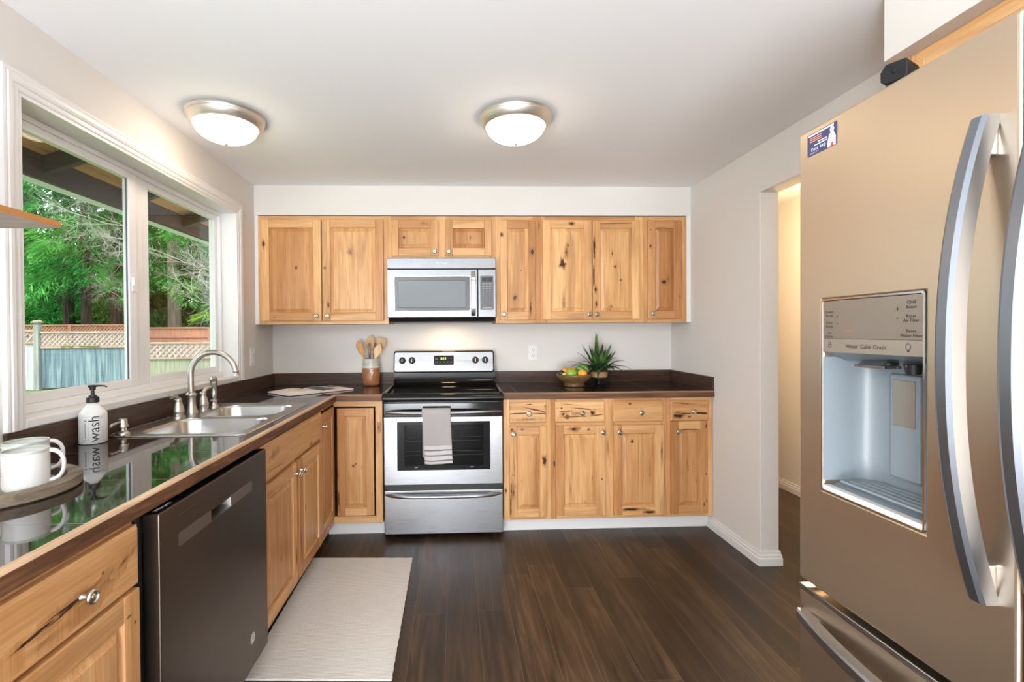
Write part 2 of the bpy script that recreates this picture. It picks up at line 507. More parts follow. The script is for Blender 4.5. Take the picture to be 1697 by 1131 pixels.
class MB:
    def __init__(s):
        s.v, s.f, s.m, s.s, s.k = [], [], [], [], []

    def add(s, verts, faces, mat=0, seed=None, k=None, T=None):
        n = len(s.v)
        if seed is None:
            seed = random.random() * 10
        if T:
            verts = [T(*p) for p in verts]
        s.v += [tuple(p) for p in verts]
        s.k += list(k) if k is not None else [0.0] * len(verts)
        for i, f in enumerate(faces):
            s.f.append([n + j for j in f])
            s.m.append(mat[i] if isinstance(mat, list) else mat)
            s.s.append(seed)
        return s

    def box(s, x0, x1, y0, y1, z0, z1, mat=0, seed=None, T=None):
        v = [(x, y, z) for z in (z0, z1) for y in (y0, y1) for x in (x0, x1)]
        f = [(0, 2, 3, 1), (4, 5, 7, 6), (0, 1, 5, 4), (2, 6, 7, 3), (0, 4, 6, 2), (1, 3, 7, 5)]
        return s.add(v, f, mat, seed, T=T)

    def prism(s, poly, a, b, axis, mat=0, seed=None, T=None):
        """extrude a 2D polygon along axis ('x': poly=(y,z), 'y': poly=(x,z), 'z': poly=(x,y))"""
        n = len(poly)

        def P(p, t):
            return (t, p[0], p[1]) if axis == 'x' else (p[0], t, p[1]) if axis == 'y' else (p[0], p[1], t)
        v = [P(p, a) for p in poly] + [P(p, b) for p in poly]
        f = [tuple(range(n)), tuple(range(2 * n - 1, n - 1, -1))] + [(i, (i + 1) % n, n + (i + 1) % n, n + i) for i in range(n)]
        return s.add(v, f, mat, seed, T=T)

    def loft(s, rings, mat=0, cap=True, closed=True, seed=None, mats=None, T=None):
        n = len(rings[0])
        v = [p for r in rings for p in r]
        f, mm = [], []
        for i in range(len(rings) - 1):
            for j in range(n if closed else n - 1):
                f.append((i * n + j, i * n + (j + 1) % n, (i + 1) * n + (j + 1) % n, (i + 1) * n + j))
                mm.append(mats[i] if mats else mat)
        if cap:
            f.append(tuple(range(n - 1, -1, -1)))
            mm.append(mats[0] if mats else mat)
            b0 = (len(rings) - 1) * n
            f.append(tuple(range(b0, b0 + n)))
            mm.append(mats[-1] if mats else mat)
        return s.add(v, f, mm, seed, T=T)

    def lathe(s, prof, c=(0, 0, 0), n=32, axis='z', mat=0, mats=None, cap=True, seed=None, squash=(1, 1), T=None):
        rings = []
        for r, h in prof:
            ring = []
            for i in range(n):
                a = 2 * PI * i / n
                x, y = r * math.cos(a) * squash[0], r * math.sin(a) * squash[1]
                p = (x, y, h) if axis == 'z' else (x, h, y) if axis == 'y' else (h, x, y)
                ring.append((c[0] + p[0], c[1] + p[1], c[2] + p[2]))
            rings.append(ring)
        return s.loft(rings, mat, cap, True, seed, mats, T)

    def tube(s, pts, rad, n=12, mat=0, cap=True, seed=None, flat=None):
        pts = [Vector(p) for p in pts]
        if isinstance(rad, (int, float)):
            rad = [rad] * len(pts)
        rings = []
        up = None
        for i, p in enumerate(pts):
            d = (pts[min(i + 1, len(pts) - 1)] - pts[max(i - 1, 0)]).normalized()
            if up is None:
                up = Vector((0, 0, 1)) if abs(d.z) < 0.9 else Vector((1, 0, 0))
            a = d.cross(up)
            a.normalize()
            b2 = a.cross(d).normalized()
            up = b2
            ring = []
            for j in range(n):
                t = 2 * PI * j / n
                ra = rad[i]
                rb = rad[i] * (flat if flat else 1)
                ring.append(tuple(p + a * math.cos(t) * ra + b2 * math.sin(t) * rb))
            rings.append(ring)
        return s.loft(rings, mat, cap, True, seed)

    def sphere(s, c, r, n=20, m_=12, mat=0, sq=(1, 1, 1), seed=None, rot=None):
        rings = []
        for i in range(m_ + 1):
            ph = -PI / 2 + PI * i / m_
            rr = max(math.cos(ph), 0.004)
            ring = []
            for j in range(n):
                a = 2 * PI * j / n
                q = Vector((rr * math.cos(a) * r * sq[0], rr * math.sin(a) * r * sq[1], math.sin(ph) * r * sq[2]))
                if rot:
                    q = rot @ q
                ring.append((c[0] + q.x, c[1] + q.y, c[2] + q.z))
            rings.append(ring)
        return s.loft(rings, mat, True, True, seed)

    def plate_hole(s, u0, u1, v0, v1, a0, a1, b0, b1, w0, w1, T, mat=0, inner=None, seed=None, back=True):
        """slab between w0 and w1 with a rectangular through hole (a,b)"""
        us, vs = [u0, a0, a1, u1], [v0, b0, b1, v1]
        V = [(u, w_, v) for w_ in (w0, w1) for v in vs for u in us]
        F, M = [], []
        for k_ in (0, 1):
            if k_ == 0 and not back:
                continue
            for j in range(3):
                for i in range(3):
                    if i == 1 and j == 1:
                        continue
                    o = k_ * 16
                    F.append((o + j * 4 + i, o + j * 4 + i + 1, o + j * 4 + i + 5, o + j * 4 + i + 4))
                    M.append(mat)
        per = [(0, 1), (1, 2), (2, 3), (3, 7), (7, 11), (11, 15), (15, 14), (14, 13), (13, 12), (12, 8), (8, 4), (4, 0)]
        for a, b in per:
            F.append((a, b, b + 16, a + 16))
            M.append(mat)
        for a, b in ((5, 6), (6, 10), (10, 9), (9, 5)):
            F.append((a, b, b + 16, a + 16))
            M.append(mat if inner is None else inner)
        return s.add(V, F, M, seed, T=T)

    def obj(s, name, mats, parent=None, smooth=False, bevel=0.0, seg=2, merge=False, origin=None, angle=35):
        if not isinstance(mats, (list, tuple)):
            mats = [mats]
        o0 = Vector((0, 0, 0))
        if parent is not None:
            o0 = Vector(ORIG[parent.name])
        elif origin is not None:
            o0 = Vector(origin)
        me = bpy.data.meshes.new(name)
        me.from_pydata([tuple(Vector(p) - o0) for p in s.v], [], s.f)
        at = me.attributes.new('seed', 'FLOAT', 'FACE')
        at.data.foreach_set('value', s.s)
        ak = me.attributes.new('k', 'FLOAT', 'POINT')
        ak.data.foreach_set('value', s.k)
        me.polygons.foreach_set('material_index', s.m)
        bm = bmesh.new()
        bm.from_mesh(me)
        if merge:
            bmesh.ops.remove_doubles(bm, verts=bm.verts, dist=1e-5)
        bmesh.ops.recalc_face_normals(bm, faces=bm.faces)
        bm.to_mesh(me)
        bm.free()
        for mt in mats:
            me.materials.append(mt)
        ob = bpy.data.objects.new(name, me)
        COL.objects.link(ob)
        if parent is not None:
            ob.parent = parent
            ORIG[ob.name] = tuple(o0)
        else:
            ob.location = o0
            ORIG[ob.name] = tuple(o0)
        if smooth:
            me.polygons.foreach_set('use_smooth', [True] * len(me.polygons))
            try:
                me.set_sharp_from_angle(angle=math.radians(angle))
            except Exception:
                pass
        if bevel:
            md = ob.modifiers.new('bevel', 'BEVEL')
            md.width = bevel
            md.segments = seg
            md.limit_method = 'ANGLE'
            md.angle_limit = math.radians(40)
        return ob


def tag(o, label=None, cat=None, group=None, kind=None):
    if label:
        o['label'] = label
    if cat:
        o['category'] = cat
    if group:
        o['group'] = group
    if kind:
        o['kind'] = kind
    return o


def thing(name, label, cat, loc, group=None):
    o = bpy.data.objects.new(name, None)
    o.empty_display_size = 0.1
    COL.objects.link(o)
    o.location = loc
    ORIG[o.name] = tuple(loc)
    return tag(o, label, cat, group)


def struct(mb, name, mats, **kw):
    return tag(mb.obj(name, mats, **kw), kind='structure')


def text_polys(txt, size, align='CENTER'):
    cu = bpy.data.curves.new('lettering', 'FONT')
    cu.body = txt
    cu.size = size
    cu.align_x = align
    cu.align_y = 'CENTER'
    cu.resolution_u = 3
    ob = bpy.data.objects.new('lettering', cu)
    COL.objects.link(ob)
    dg = bpy.context.evaluated_depsgraph_get()
    dg.update()
    me = bpy.data.meshes.new_from_object(ob.evaluated_get(dg))
    v = [tuple(p.co) for p in me.vertices]
    f = [tuple(p.vertices) for p in me.polygons]
    bpy.data.objects.remove(ob)
    bpy.data.meshes.remove(me)
    bpy.data.curves.remove(cu)
    return v, f


def curve_polys(loops):
    """fill of 2D loops (first outer, the rest holes)"""
    cu = bpy.data.curves.new('outline', 'CURVE')
    cu.dimensions = '2D'
    cu.fill_mode = 'BOTH'
    for lp in loops:
        spn = cu.splines.new('POLY')
        spn.points.add(len(lp) - 1)
        for p, q in zip(spn.points, lp):
            p.co = (q[0], q[1], 0, 1)
        spn.use_cyclic_u = True
    ob = bpy.data.objects.new('outline', cu)
    COL.objects.link(ob)
    dg = bpy.context.evaluated_depsgraph_get()
    dg.update()
    me = bpy.data.meshes.new_from_object(ob.evaluated_get(dg))
    v = [tuple(p.co) for p in me.vertices]
    f = [tuple(p.vertices) for p in me.polygons]
    bpy.data.objects.remove(ob)
    bpy.data.meshes.remove(me)
    bpy.data.curves.remove(cu)
    return v, f


def rrect(x0, x1, y0, y1, r, n=6):
    out = []
    for cx, cy, a0 in ((x1 - r, y0 + r, -90), (x1 - r, y1 - r, 0), (x0 + r, y1 - r, 90), (x0 + r, y0 + r, 180)):
        for i in range(n + 1):
            a = math.radians(a0 + 90 * i / n)
            out.append((cx + r * math.cos(a), cy + r * math.sin(a)))
    return out


# local frames: (u along the front, w outwards from the front plane, z up)
def T_back(y):      # fronts that face the camera (-Y)
    return lambda u, w_, z: (u, y - w_, z)


def T_left(x):      # fronts of the left run, facing +X
    return lambda u, w_, z: (x + w_, u, z)


def T_right(x):     # fronts facing -X
    return lambda u, w_, z: (x - w_, u, z)


KNOT_N = [0]


def knot(mb, T, u, z, ru, rz, w_, seed, s=1.0, ang=0.0, n=18, lim=None):
    """an irregular knot lying flush on a wooden face"""
    KNOT_N[0] += 1
    w_ += 0.00006 * (KNOT_N[0] % 9)
    V, K = [(u, w_, z)], [s]
    rr = random.Random(int(u * 1000) * 7 + int(z * 1000))
    jit = [1 + rr.uniform(-0.22, 0.22) for _ in range(n)]
    rings = [(0.30, 0.95 * s), (0.60, 0.46 * s), (1.45, 0.0)]
    for q, kv in rings:
        for i in range(n):
            a = 2 * PI * i / n
            du, dz = ru * q * jit[i] * math.cos(a), rz * q * jit[i] * math.sin(a)
            V.append((u + du * math.cos(ang) - dz * math.sin(ang), w_, z + du * math.sin(ang) + dz * math.cos(ang)))
            K.append(kv)
    if lim:
        V = [(min(max(a, lim[0]), lim[1]), b, min(max(c, lim[2]), lim[3])) for a, b, c in V]
    F = [(0, 1 + i, 1 + (i + 1) % n) for i in range(n)]
    for r_ in range(2):
        o = 1 + r_ * n
        F += [(o + i, o + (i + 1) % n, o + n + (i + 1) % n, o + n + i) for i in range(n)]
    mb.add(V, F, 0, seed, K, T)


KNOB_MESH = {}


def knob(T, u, z, w_, parent, key):
    """mushroom knob with a ringed face"""
    mb = MB()
    prof = [(0.0085, 0.0), (0.0085, 0.003), (0.0055, 0.008), (0.0055, 0.015), (0.0150, 0.019), (0.0160, 0.023), (0.0140, 0.0265),
            (0.0115, 0.0270), (0.0100, 0.0245), (0.0060, 0.0245), (0.0045, 0.0265), (0.001, 0.027)]
    rings = [[(u + r * math.cos(2 * PI * i / 20), w_ + h, z + r * math.sin(2 * PI * i / 20)) for i in range(20)] for r, h in prof]
    mb.loft(rings, T=T)
    return mb.obj('knob', KNOBM, parent, smooth=True, angle=50)


def panel_door(T, u0, u1, z0, z1, parent, hz, knobpos=None, name='door', knots=(), stile=0.057, rail=0.057, th=0.019, mirror=False):
    """frame and raised panel door; local w = 0 is the back of the door"""
    mb = MB()
    s4 = [random.random() * 10 for _ in range(5)]
    mb.box(u0, u0 + stile, 0, th, z0, z1, 0, s4[0], T)
    mb.box(u1 - stile, u1, 0, th, z0, z1, 0, s4[1], T)
    mb.box(u0 + stile, u1 - stile, 0, th - 0.0004, z1 - rail, z1, hz, s4[2], T)
    mb.box(u0 + stile, u1 - stile, 0, th - 0.0004, z0, z0 + rail, hz, s4[3], T)
    for ku, kz, ru, rz, st, where in knots:
        if where == 'f':
            sd = s4[0] if ku < u0 + stile else s4[1] if ku > u1 - stile else s4[2]
            knot(mb, T, ku, kz, ru, rz, th + 0.0003, sd, st,
                 lim=(u0 + 0.002, u0 + stile, z0 + 0.002, z1 - 0.002) if ku < u0 + stile else (u1 - stile, u1 - 0.002, z0 + 0.002, z1 - 0.002) if ku > u1 - stile
                 else (u0 + stile, u1 - stile, z1 - rail, z1 - 0.002) if kz > z1 - rail else (u0 + stile, u1 - stile, z0 + 0.002, z0 + rail))
    d = mb.obj(name, WOOD, parent, bevel=0.003)
    pb = MB()
    a0, a1, b0, b1 = u0 + stile, u1 - stile, z0 + rail, z1 - rail
    g, e = 0.004, 0.024

    def ring(i, w_):
        return [(a0 + i, w_, b0 + i), (a1 - i, w_, b0 + i), (a1 - i, w_, b1 - i), (a0 + i, w_, b1 - i)]
    rings = [ring(0.0, 0.004), ring(0.0, th - 0.003), ring(g, th - 0.011), ring(g + 0.003, th - 0.011), ring(e, th - 0.0035), ring(e + 0.0015, th - 0.002)]
    V = [p for r in rings for p in r]
    F = []
    for i in range(len(rings) - 1):
        for j in range(4):
            F.append((i * 4 + j, i * 4 + (j + 1) % 4, i * 4 + 4 + (j + 1) % 4, i * 4 + 4 + j))
    F.append((20, 21, 22, 23))
    F.append((3, 2, 1, 0))
    pb.add(V, F, 0, s4[4], T=T)
    for ku, kz, ru, rz, st, where in knots:
        if where == 'p':
            knot(pb, T, ku, kz, ru, rz, th - 0.0018, s4[4], st, lim=(a0 + e + 0.002, a1 - e - 0.002, b0 + e + 0.002, b1 - e - 0.002))
    pb.obj('raised_panel', WOOD, d)
    if knobpos:
        knob(T, knobpos[0], knobpos[1], th, d, 0)
    return d


def drawer_front(T, u0, u1, z0, z1, parent, hz, knobpos=None, knots=(), name='drawer', th=0.019):
    mb = MB()
    sd = random.random() * 10
    c = 0.007
    # moulded edge: back slab, then a stepped-in front
    rings = []
    for i, w_ in ((0, 0.0), (0, th - 0.006), (0.004, th - 0.004), (0.007, th)):
        rings.append([(u0 + i, w_, z0 + i), (u1 - i, w_, z0 + i), (u1 - i, w_, z1 - i), (u0 + i, w_, z1 - i)])
    mb.loft(rings, hz, seed=sd, T=T)
    for ku, kz, ru, rz, st, ang in knots:
        knot(mb, T, ku, kz, ru, rz, th + 0.0003, sd, st, ang, lim=(u0 + 0.008, u1 - 0.008, z0 + 0.008, z1 - 0.008))
    d = mb.obj(name, WOOD, parent)
    if knobpos:
        knob(T, knobpos[0], knobpos[1], th, d, 0)
    return d


def face_frame(T, parent, stiles, rails, z0, z1, hz, th=0.018, knots=()):
    """stiles: [(u0,u1)], rails: [(u0,u1,z0,z1)]; front plane at w=0"""
    mb = MB()
    sd = {}
    for u0, u1 in stiles:
        sd[(u0, u1)] = random.random() * 10
        mb.box(u0, u1, -th, 0, z0, z1, 0, sd[(u0, u1)], T)
    for u0, u1, a, b in rails:
        mb.box(u0, u1, -th, -0.0005, a, b, hz, None, T)
    for ku, kz, ru, rz, st in knots:
        s_ = [v for (a, b), v in sd.items() if a - 0.01 <= ku <= b + 0.01]
        ab = [k_ for k_ in sd if k_[0] - 0.01 <= ku <= k_[1] + 0.01]
        knot(mb, T, ku, kz, ru, rz, 0.0004, s_[0] if s_ else 1.0, st, lim=(ab[0][0] + 0.002, ab[0][1] - 0.002, z0 + 0.01, z1 - 0.01) if ab else None)
    return mb.obj('face_frame', WOOD, parent, bevel=0.0015)


def carcass(T, parent, u0, u1, z0, z1, depth, top=True, th=0.016, w_front=-0.018, mat=0):
    mb = MB()
    mb.box(u0, u0 + th, -depth, w_front, z0, z1, mat, None, T)
    mb.box(u1 - th, u1, -depth, w_front, z0, z1, mat, None, T)
    mb.box(u0 + th, u1 - th, -depth, w_front, z0, z0 + th, 1, None, T)
    mb.box(u0 + th, u1 - th, -depth, -depth + 0.008, z0 + th, z1, mat, None, T)
    if top:
        mb.box(u0 + th, u1 - th, -depth + 0.008, w_front, z1 - th, z1, 1, None, T)
    return mb.obj('carcass', WOOD, parent)

# ================================================================== STRUCTURE
mb = MB()
mb.box(-1.60, 2.80, YREAR - 0.1, 5.1, -0.05, 0.0)
struct(mb, 'floor', FLOOR)
mb = MB()
mb.box(-1.53, XR + 0.12, YREAR - 0.1, YB + 0.12, ZC, ZC + 0.08)
struct(mb, 'ceiling', CEIL)

WY0, WY1, WZ0, WZ1 = 1.583, 3.128, 1.006, 2.073      # kitchen window opening
TW = lambda u, w_, z: (w_, u, z)
mb = MB()
mb.plate_hole(0.2, YB + 0.12, 0, ZC, WY0, WY1, WZ0, WZ1, XL - 0.16, XL, TW)
mb.plate_hole(YREAR - 0.1, 0.2, 0, ZC, -2.70, -0.80, 0.60, 2.10, XL - 0.16, XL, TW)
struct(mb, 'wall_left', WALL)
mb = MB()
mb.box(XL, XR + 0.11, YB, YB + 0.12, 0, ZC)
struct(mb, 'wall_back', WALL)
mb = MB()
JY = 2.622
mb.prism([(YREAR - 0.1, 0), (1.50, 0), (1.50, 2.065), (JY, 2.065), (JY, 0), (YB, 0), (YB, ZC), (YREAR - 0.1, ZC)], XR, XR + 0.108, 'x')
struct(mb, 'wall_right', WALL, bevel=0.004)
mb = MB()
mb.plate_hole(XL, XR, 0, ZC, -1.30, 1.00, 0.40, 2.30, YREAR - 0.1, YREAR, lambda u, w_, z: (u, w_, z))
struct(mb, 'wall_rear', WALL)
# soffit above the wall cabinets, and the boxed soffit above the refrigerator
mb = MB()
mb.box(XL, XR, YS, YB, ZS, ZC)
struct(mb, 'soffit', WALL)
mb = MB()
mb.box(1.318, XR, -0.6, 1.445, ZS, ZC)
struct(mb, 'soffit_over_refrigerator', WALL)
# hallway behind the opening
HX = 2.70
mb = MB()
mb.box(HX, HX + 0.1, 0.4, 5.0, 0, 2.345)
struct(mb, 'wall_hallway', WALL)
mb = MB()
mb.box(XR + 0.108, HX, 4.9, 5.0, 0, 2.345)
mb.box(XR + 0.108, HX, 0.4, 0.5, 0, 2.345)
struct(mb, 'wall_hallway_end', WALL)
mb = MB()
mb.box(XR + 0.108, HX + 0.1, 0.4, 5.0, 2.345, 2.42)
struct(mb, 'ceiling_hallway', CEIL)
mb = MB()
mb.box(XR + 0.108, XR + 0.109, YB, 4.9, 0, 2.345)
struct(mb, 'wall_hallway_near', WALL)


def baseboard(name, path, side):
    """stepped baseboard swept along a floor path; side=+1 profile grows to the left of travel"""
    prof = [(0.0, 0.0), (0.014, 0.0), (0.014, 0.040), (0.011, 0.045), (0.011, 0.057), (0.007, 0.063), (0.006, 0.078), (0.0, 0.078)]
    rings = []
    P = [Vector((p[0], p[1], 0)) for p in path]
    for i, p in enumerate(P):
        nrm = []
        if i > 0:
            d = (P[i] - P[i - 1]).normalized()
            nrm.append(Vector((-d.y, d.x, 0)) * side)
        if i < len(P) - 1:
            d = (P[i + 1] - P[i]).normalized()
            nrm.append(Vector((-d.y, d.x, 0)) * side)
        off = nrm[0] if len(nrm) == 1 else (nrm[0] + nrm[1]) / (1 + nrm[0].dot(nrm[1]))
        rings.append([tuple(p + off * o + Vector((0, 0, z))) for o, z in prof])
    mb = MB()
    mb.loft(rings)
    return struct(mb, name, WHITE)


baseboard('baseboard_right', [(XR, 3.16), (XR, JY), (XR + 0.108, JY), (XR + 0.108, JY + 0.10)], -1)
baseboard('baseboard_hallway', [(HX, 4.9), (HX, 0.5)], -1)

# ---------------------------------------------------------------- kitchen window
win = tag(bpy.data.objects.new('window_1', None), kind='structure')
COL.objects.link(win)
win.location = (XL, 2.35, WZ0)
ORIG[win.name] = tuple(win.location)
prof = [(0.0, 0.0), (0.0, 0.010), (0.005, 0.0125), (0.018, 0.0115), (0.021, 0.015), (0.030, 0.018), (0.042, 0.0185), (0.046, 0.015), (0.052, 0.017), (0.060, 0.016), (0.060, 0.0)]
mb = MB()
rings = []
for (cy, cz, oy, oz) in ((WY0, WZ0 + 0.001, -1, 0), (WY0, WZ1, -1, 1), (WY1, WZ1, 1, 1), (WY1, WZ0 + 0.001, 1, 0)):
    rings.append([(XL + h, cy + oy * o, cz + oz * o) for o, h in prof])
mb.loft(rings)
mb.obj('casing', WHITE, win)
mb = MB()   # jamb liners
mb.box(XL - 0.16, XL + 0.008, WY0, WY0 + 0.012, WZ0, WZ1)
mb.box(XL - 0.16, XL + 0.008, WY1 - 0.012, WY1, WZ0, WZ1)
mb.box(XL - 0.16, XL + 0.0075, WY0 + 0.012, WY1 - 0.012, WZ1 - 0.012, WZ1)
mb.obj('jamb', WHITE, win)
mb = MB()   # stool
mb.box(XL - 0.16, XL + 0.010, WY0 + 0.012, WY1 - 0.012, WZ0, 1.036)
mb.obj('stool', WHITE, win, bevel=0.004)
# vinyl frame
FX0, FX1 = XL - 0.155, XL - 0.085
fy0, fy1, fz0, fz1 = WY0 + 0.012, WY1 - 0.012, 1.036, WZ1 - 0.012
mb = MB()
mb.box(FX0, FX1, fy0, fy0 + 0.035, fz0, fz1)
mb.box(FX0, FX1, fy1 - 0.024, fy1, fz0, fz1)
mb.box(FX0, FX1, fy0 + 0.035, fy1 - 0.024, fz0, fz0 + 0.032)
mb.box(FX0, FX1, fy0 + 0.035, fy1 - 0.024, fz1 - 0.022, fz1)
mb.box(FX0, XL - 0.098, 2.305, 2.355, fz0 + 0.032, fz1 - 0.022)
mb.obj('window_frame', VINYL, win, bevel=0.003)


def sash(y0, y1, z0, z1, xa, xb, st, sr, name, xm):
    mb = MB()
    mb.box(xa, xb, y0, y0 + st, z0, z1)
    mb.box(xa, xb, y1 - sr, y1, z0, z1)
    mb.box(xa, xb, y0 + st, y1 - sr, z0, z0 + 0.035)
    mb.box(xa, xb, y0 + st, y1 - sr, z1 - 0.032, z1)
    s_ = mb.obj(name, VINYL, win, bevel=0.003)
    g = MB()
    g.box(xm - 0.002, xm + 0.002, y0 + st, y1 - sr, z0 + 0.035, z1 - 0.032)
    g.obj('pane', GLASS, s_)
    return s_


zb, zt = fz0 + 0.032, fz1 - 0.022
s1 = sash(fy0 + 0.035, 2.300, zb, zt, XL - 0.118, XL - 0.090, 0.04, 0.052, 'sliding_sash', XL - 0.103)
mb = MB()
mb.box(XL - 0.1005, XL - 0.098, 2.241, 2.2485, zb + 0.035, zt - 0.03)
mb.obj('spacer', plain('dark_spacer', (0.10, 0.12, 0.13), 0.4), s1)
s2 = sash(2.355, fy1 - 0.024, zb, zt, XL - 0.128, XL - 0.102, 0.053, 0.037, 'fixed_sash', XL - 0.107)
mb = MB()   # latch
mb.box(XL - 0.092, XL - 0.084, 2.262, 2.296, 1.50, 1.56)
mb.box(XL - 0.084, XL - 0.072, 2.250, 2.266, 1.525, 1.562)
mb.obj('latch', VINYL, s1, bevel=0.002)

# rear-room windows; the side one is added for the fill lamp
for nm, (T_, u0, u1, z0, z1) in {'added_side_window': (TW, -2.70, -0.80, 0.60, 2.10), 'window_3': (lambda u, w_, z: (u, w_, z), -1.30, 1.00, 0.40, 2.30)}.items():
    a, b = (XL - 0.10, XL - 0.03) if nm == 'added_side_window' else (YREAR - 0.085, YREAR - 0.02)
    mb = MB()
    um = (u0 + u1) / 2
    for p, q in ((u0, u0 + 0.05), (um - 0.03, um + 0.03), (u1 - 0.05, u1)):
        mb.box(p, q, a, b, z0, z1, T=T_)
    mb.box(u0 + 0.05, u1 - 0.05, a, b, z0, z0 + 0.05, T=T_)
    mb.box(u0 + 0.05, u1 - 0.05, a, b, z1 - 0.05, z1, T=T_)
    struct(mb, nm, VINYL, bevel=0.003)

# ---------------------------------------------------------------- roof eave outside the window
EW = streaky('eave_timber', 1, [(0.3, (0.022, 0.012, 0.005)), (0.7, (0.055, 0.032, 0.014))], rough=0.8)
EWR = streaky('eave_rafter', 0, [(0.3, (0.022, 0.015, 0.008)), (0.7, (0.050, 0.036, 0.020))], rough=0.8)
DECK = streaky('eave_deck', 1, [(0.3, (0.20, 0.10, 0.025)), (0.7, (0.42, 0.22, 0.06))], across=20, along=1.5, rough=0.8)
XE = -2.30
wallx = XL - 0.16
eave = thing('roof_eave', 'brown timber roof eave overhanging the kitchen window outside', 'roof', (XE, 2.5, 2.18))
mb = MB()
sl = 0.33
for i in range(9):      # deck boards following the roof slope
    xa = XE + (wallx + 0.05 - XE) * i / 9
    xb = XE + (wallx + 0.05 - XE) * (i + 1) / 9 - 0.004
    za, zb_ = 2.315 + (xa - XE) * sl, 2.315 + (xb - XE) * sl
    mb.prism([(xa, za), (xb, zb_), (xb, zb_ + 0.02), (xa, za + 0.02)], -0.5, 7.5, 'y')
mb.obj('roof_deck', DECK, eave)
mb = MB()
mb.box(XE - 0.035, XE, -0.5, 7.5, 2.178, 2.318)
mb.obj('fascia', EW, eave)
for ry in (0.74, 1.44, 2.14, 2.84, 3.54, 4.24, 4.94, 5.64):
    mb = MB()
    mb.prism([(XE, 2.215), (wallx + 0.02, 2.215 + (wallx + 0.02 - XE) * sl), (wallx + 0.02, 2.312 + (wallx + 0.02 - XE) * sl), (XE, 2.312)], ry - 0.02, ry + 0.02, 'y')
    mb.obj('rafter', EWR, eave)
GUT = plain('gutter_metal', (0.50, 0.56, 0.50), 0.5)
mb = MB()
mb.prism([(XE - 0.036, 2.178), (XE - 0.120, 2.178), (XE - 0.150, 2.215), (XE - 0.152, 2.29), (XE - 0.146, 2.29), (XE - 0.142, 2.22), (XE - 0.118, 2.185), (XE - 0.036, 2.185)], -0.5, 7.5, 'y')
tag(mb.obj('rain_gutter', GUT, origin=(XE - 0.09, 2.5, 2.178)), 'pale grey-green rain gutter along the edge of the timber eave', 'gutter')

# ================================================================== WALL CABINETS
YD = YS + 0.001       # face frame front
TBu = T_back(YD)
UZ0, UZ1 = 1.367, 2.117


def wall_cabinet(u0, u1, z0, z1, label, frame_stiles, doors, rails=None, fknots=()):
    t = thing('wall_cabinet', label, 'cabinet', ((u0 + u1) / 2, YB, z0), 'hickory cabinets on the back wall')
    rr_ = rails or [(frame_stiles[0][1], frame_stiles[-1][0], z0, z0 + 0.034), (frame_stiles[0][1], frame_stiles[-1][0], z1 - 0.042, z1)]
    face_frame(TBu, t, frame_stiles, rr_, z0, z1, 1, knots=fknots)
    carcass(TBu, t, u0, u1, z0, z1, YB - YD - 0.001)
    for d in doors:
        panel_door(T_back(YD - 0.0005), *d[:4], t, 1, d[4], knots=d[5], stile=d[6] if len(d) > 6 else 0.057)
    return t


wall_cabinet(-1.3483, -0.4565, UZ0, UZ1, 'double-door knotty wall cabinet in the corner beside the window',
             [(-1.3483, -1.310), (-0.50, -0.4565)],
             [(-1.324, -0.9145, 1.390, 2.088, (-0.947, 1.423), [(-1.303, 1.92, 0.012, 0.030, 1.0, 'f'), (-1.085, 1.757, 0.012, 0.012, 1, 'p'), (-1.232, 1.415, 0.006, 0.005, 0.9, 'f')], 0.055),
              (-0.9085, -0.488, 1.390, 2.088, (-0.872, 1.423), [(-0.705, 1.90, 0.010, 0.012, 0.8, 'p'), (-0.715, 1.865, 0.022, 0.028, 0.62, 'p'), (-0.868, 1.50, 0.010, 0.028, 1, 'f'), (-0.888, 1.755, 0.010, 0.014, 0.8, 'f')], 0.055)])
wall_cabinet(-0.4565, 0.2904, 1.822, UZ1, 'short double-door hickory wall cabinet above the microwave',
             [(-0.4565, -0.41), (-0.125, -0.045), (0.245, 0.2904)],
             [(-0.4326, -0.1096, 1.8365, 2.086, (-0.133, 1.865), [(-0.345, 1.965, 0.011, 0.013, 1, 'p'), (-0.21, 2.062, 0.04, 0.010, 0.5, 'f')], 0.050),
              (-0.0576, 0.264, 1.8365, 2.086, (-0.035, 1.865), [(0.115, 1.965, 0.008, 0.020, 0.6, 'p')], 0.050)],
             rails=[(-0.41, 0.245, 1.822, 1.85), (-0.41, 0.245, 2.07, UZ1)])
wall_cabinet(0.2904, 0.6141, UZ0, UZ1, 'single-door hickory wall cabinet just right of the microwave',
             [(0.2904, 0.335), (0.555, 0.6141)],
             [(0.3225, 0.5705, 1.390, 2.086, (0.345, 1.428), [(0.333, 1.985, 0.016, 0.018, 1, 'f'), (0.388, 1.82, 0.012, 0.013, 0.9, 'p'), (0.425, 1.545, 0.022, 0.026, 0.8, 'p'), (0.548, 1.86, 0.020, 0.038, 0.8, 'f'), (0.372, 2.02, 0.008, 0.010, 1, 'p'), (0.47, 1.735, 0.005, 0.006, 1, 'p'), (0.535, 1.47, 0.010, 0.085, 0.7, 'f')], 0.050)],
             fknots=[(0.600, 2.05, 0.008, 0.06, 0.6)])
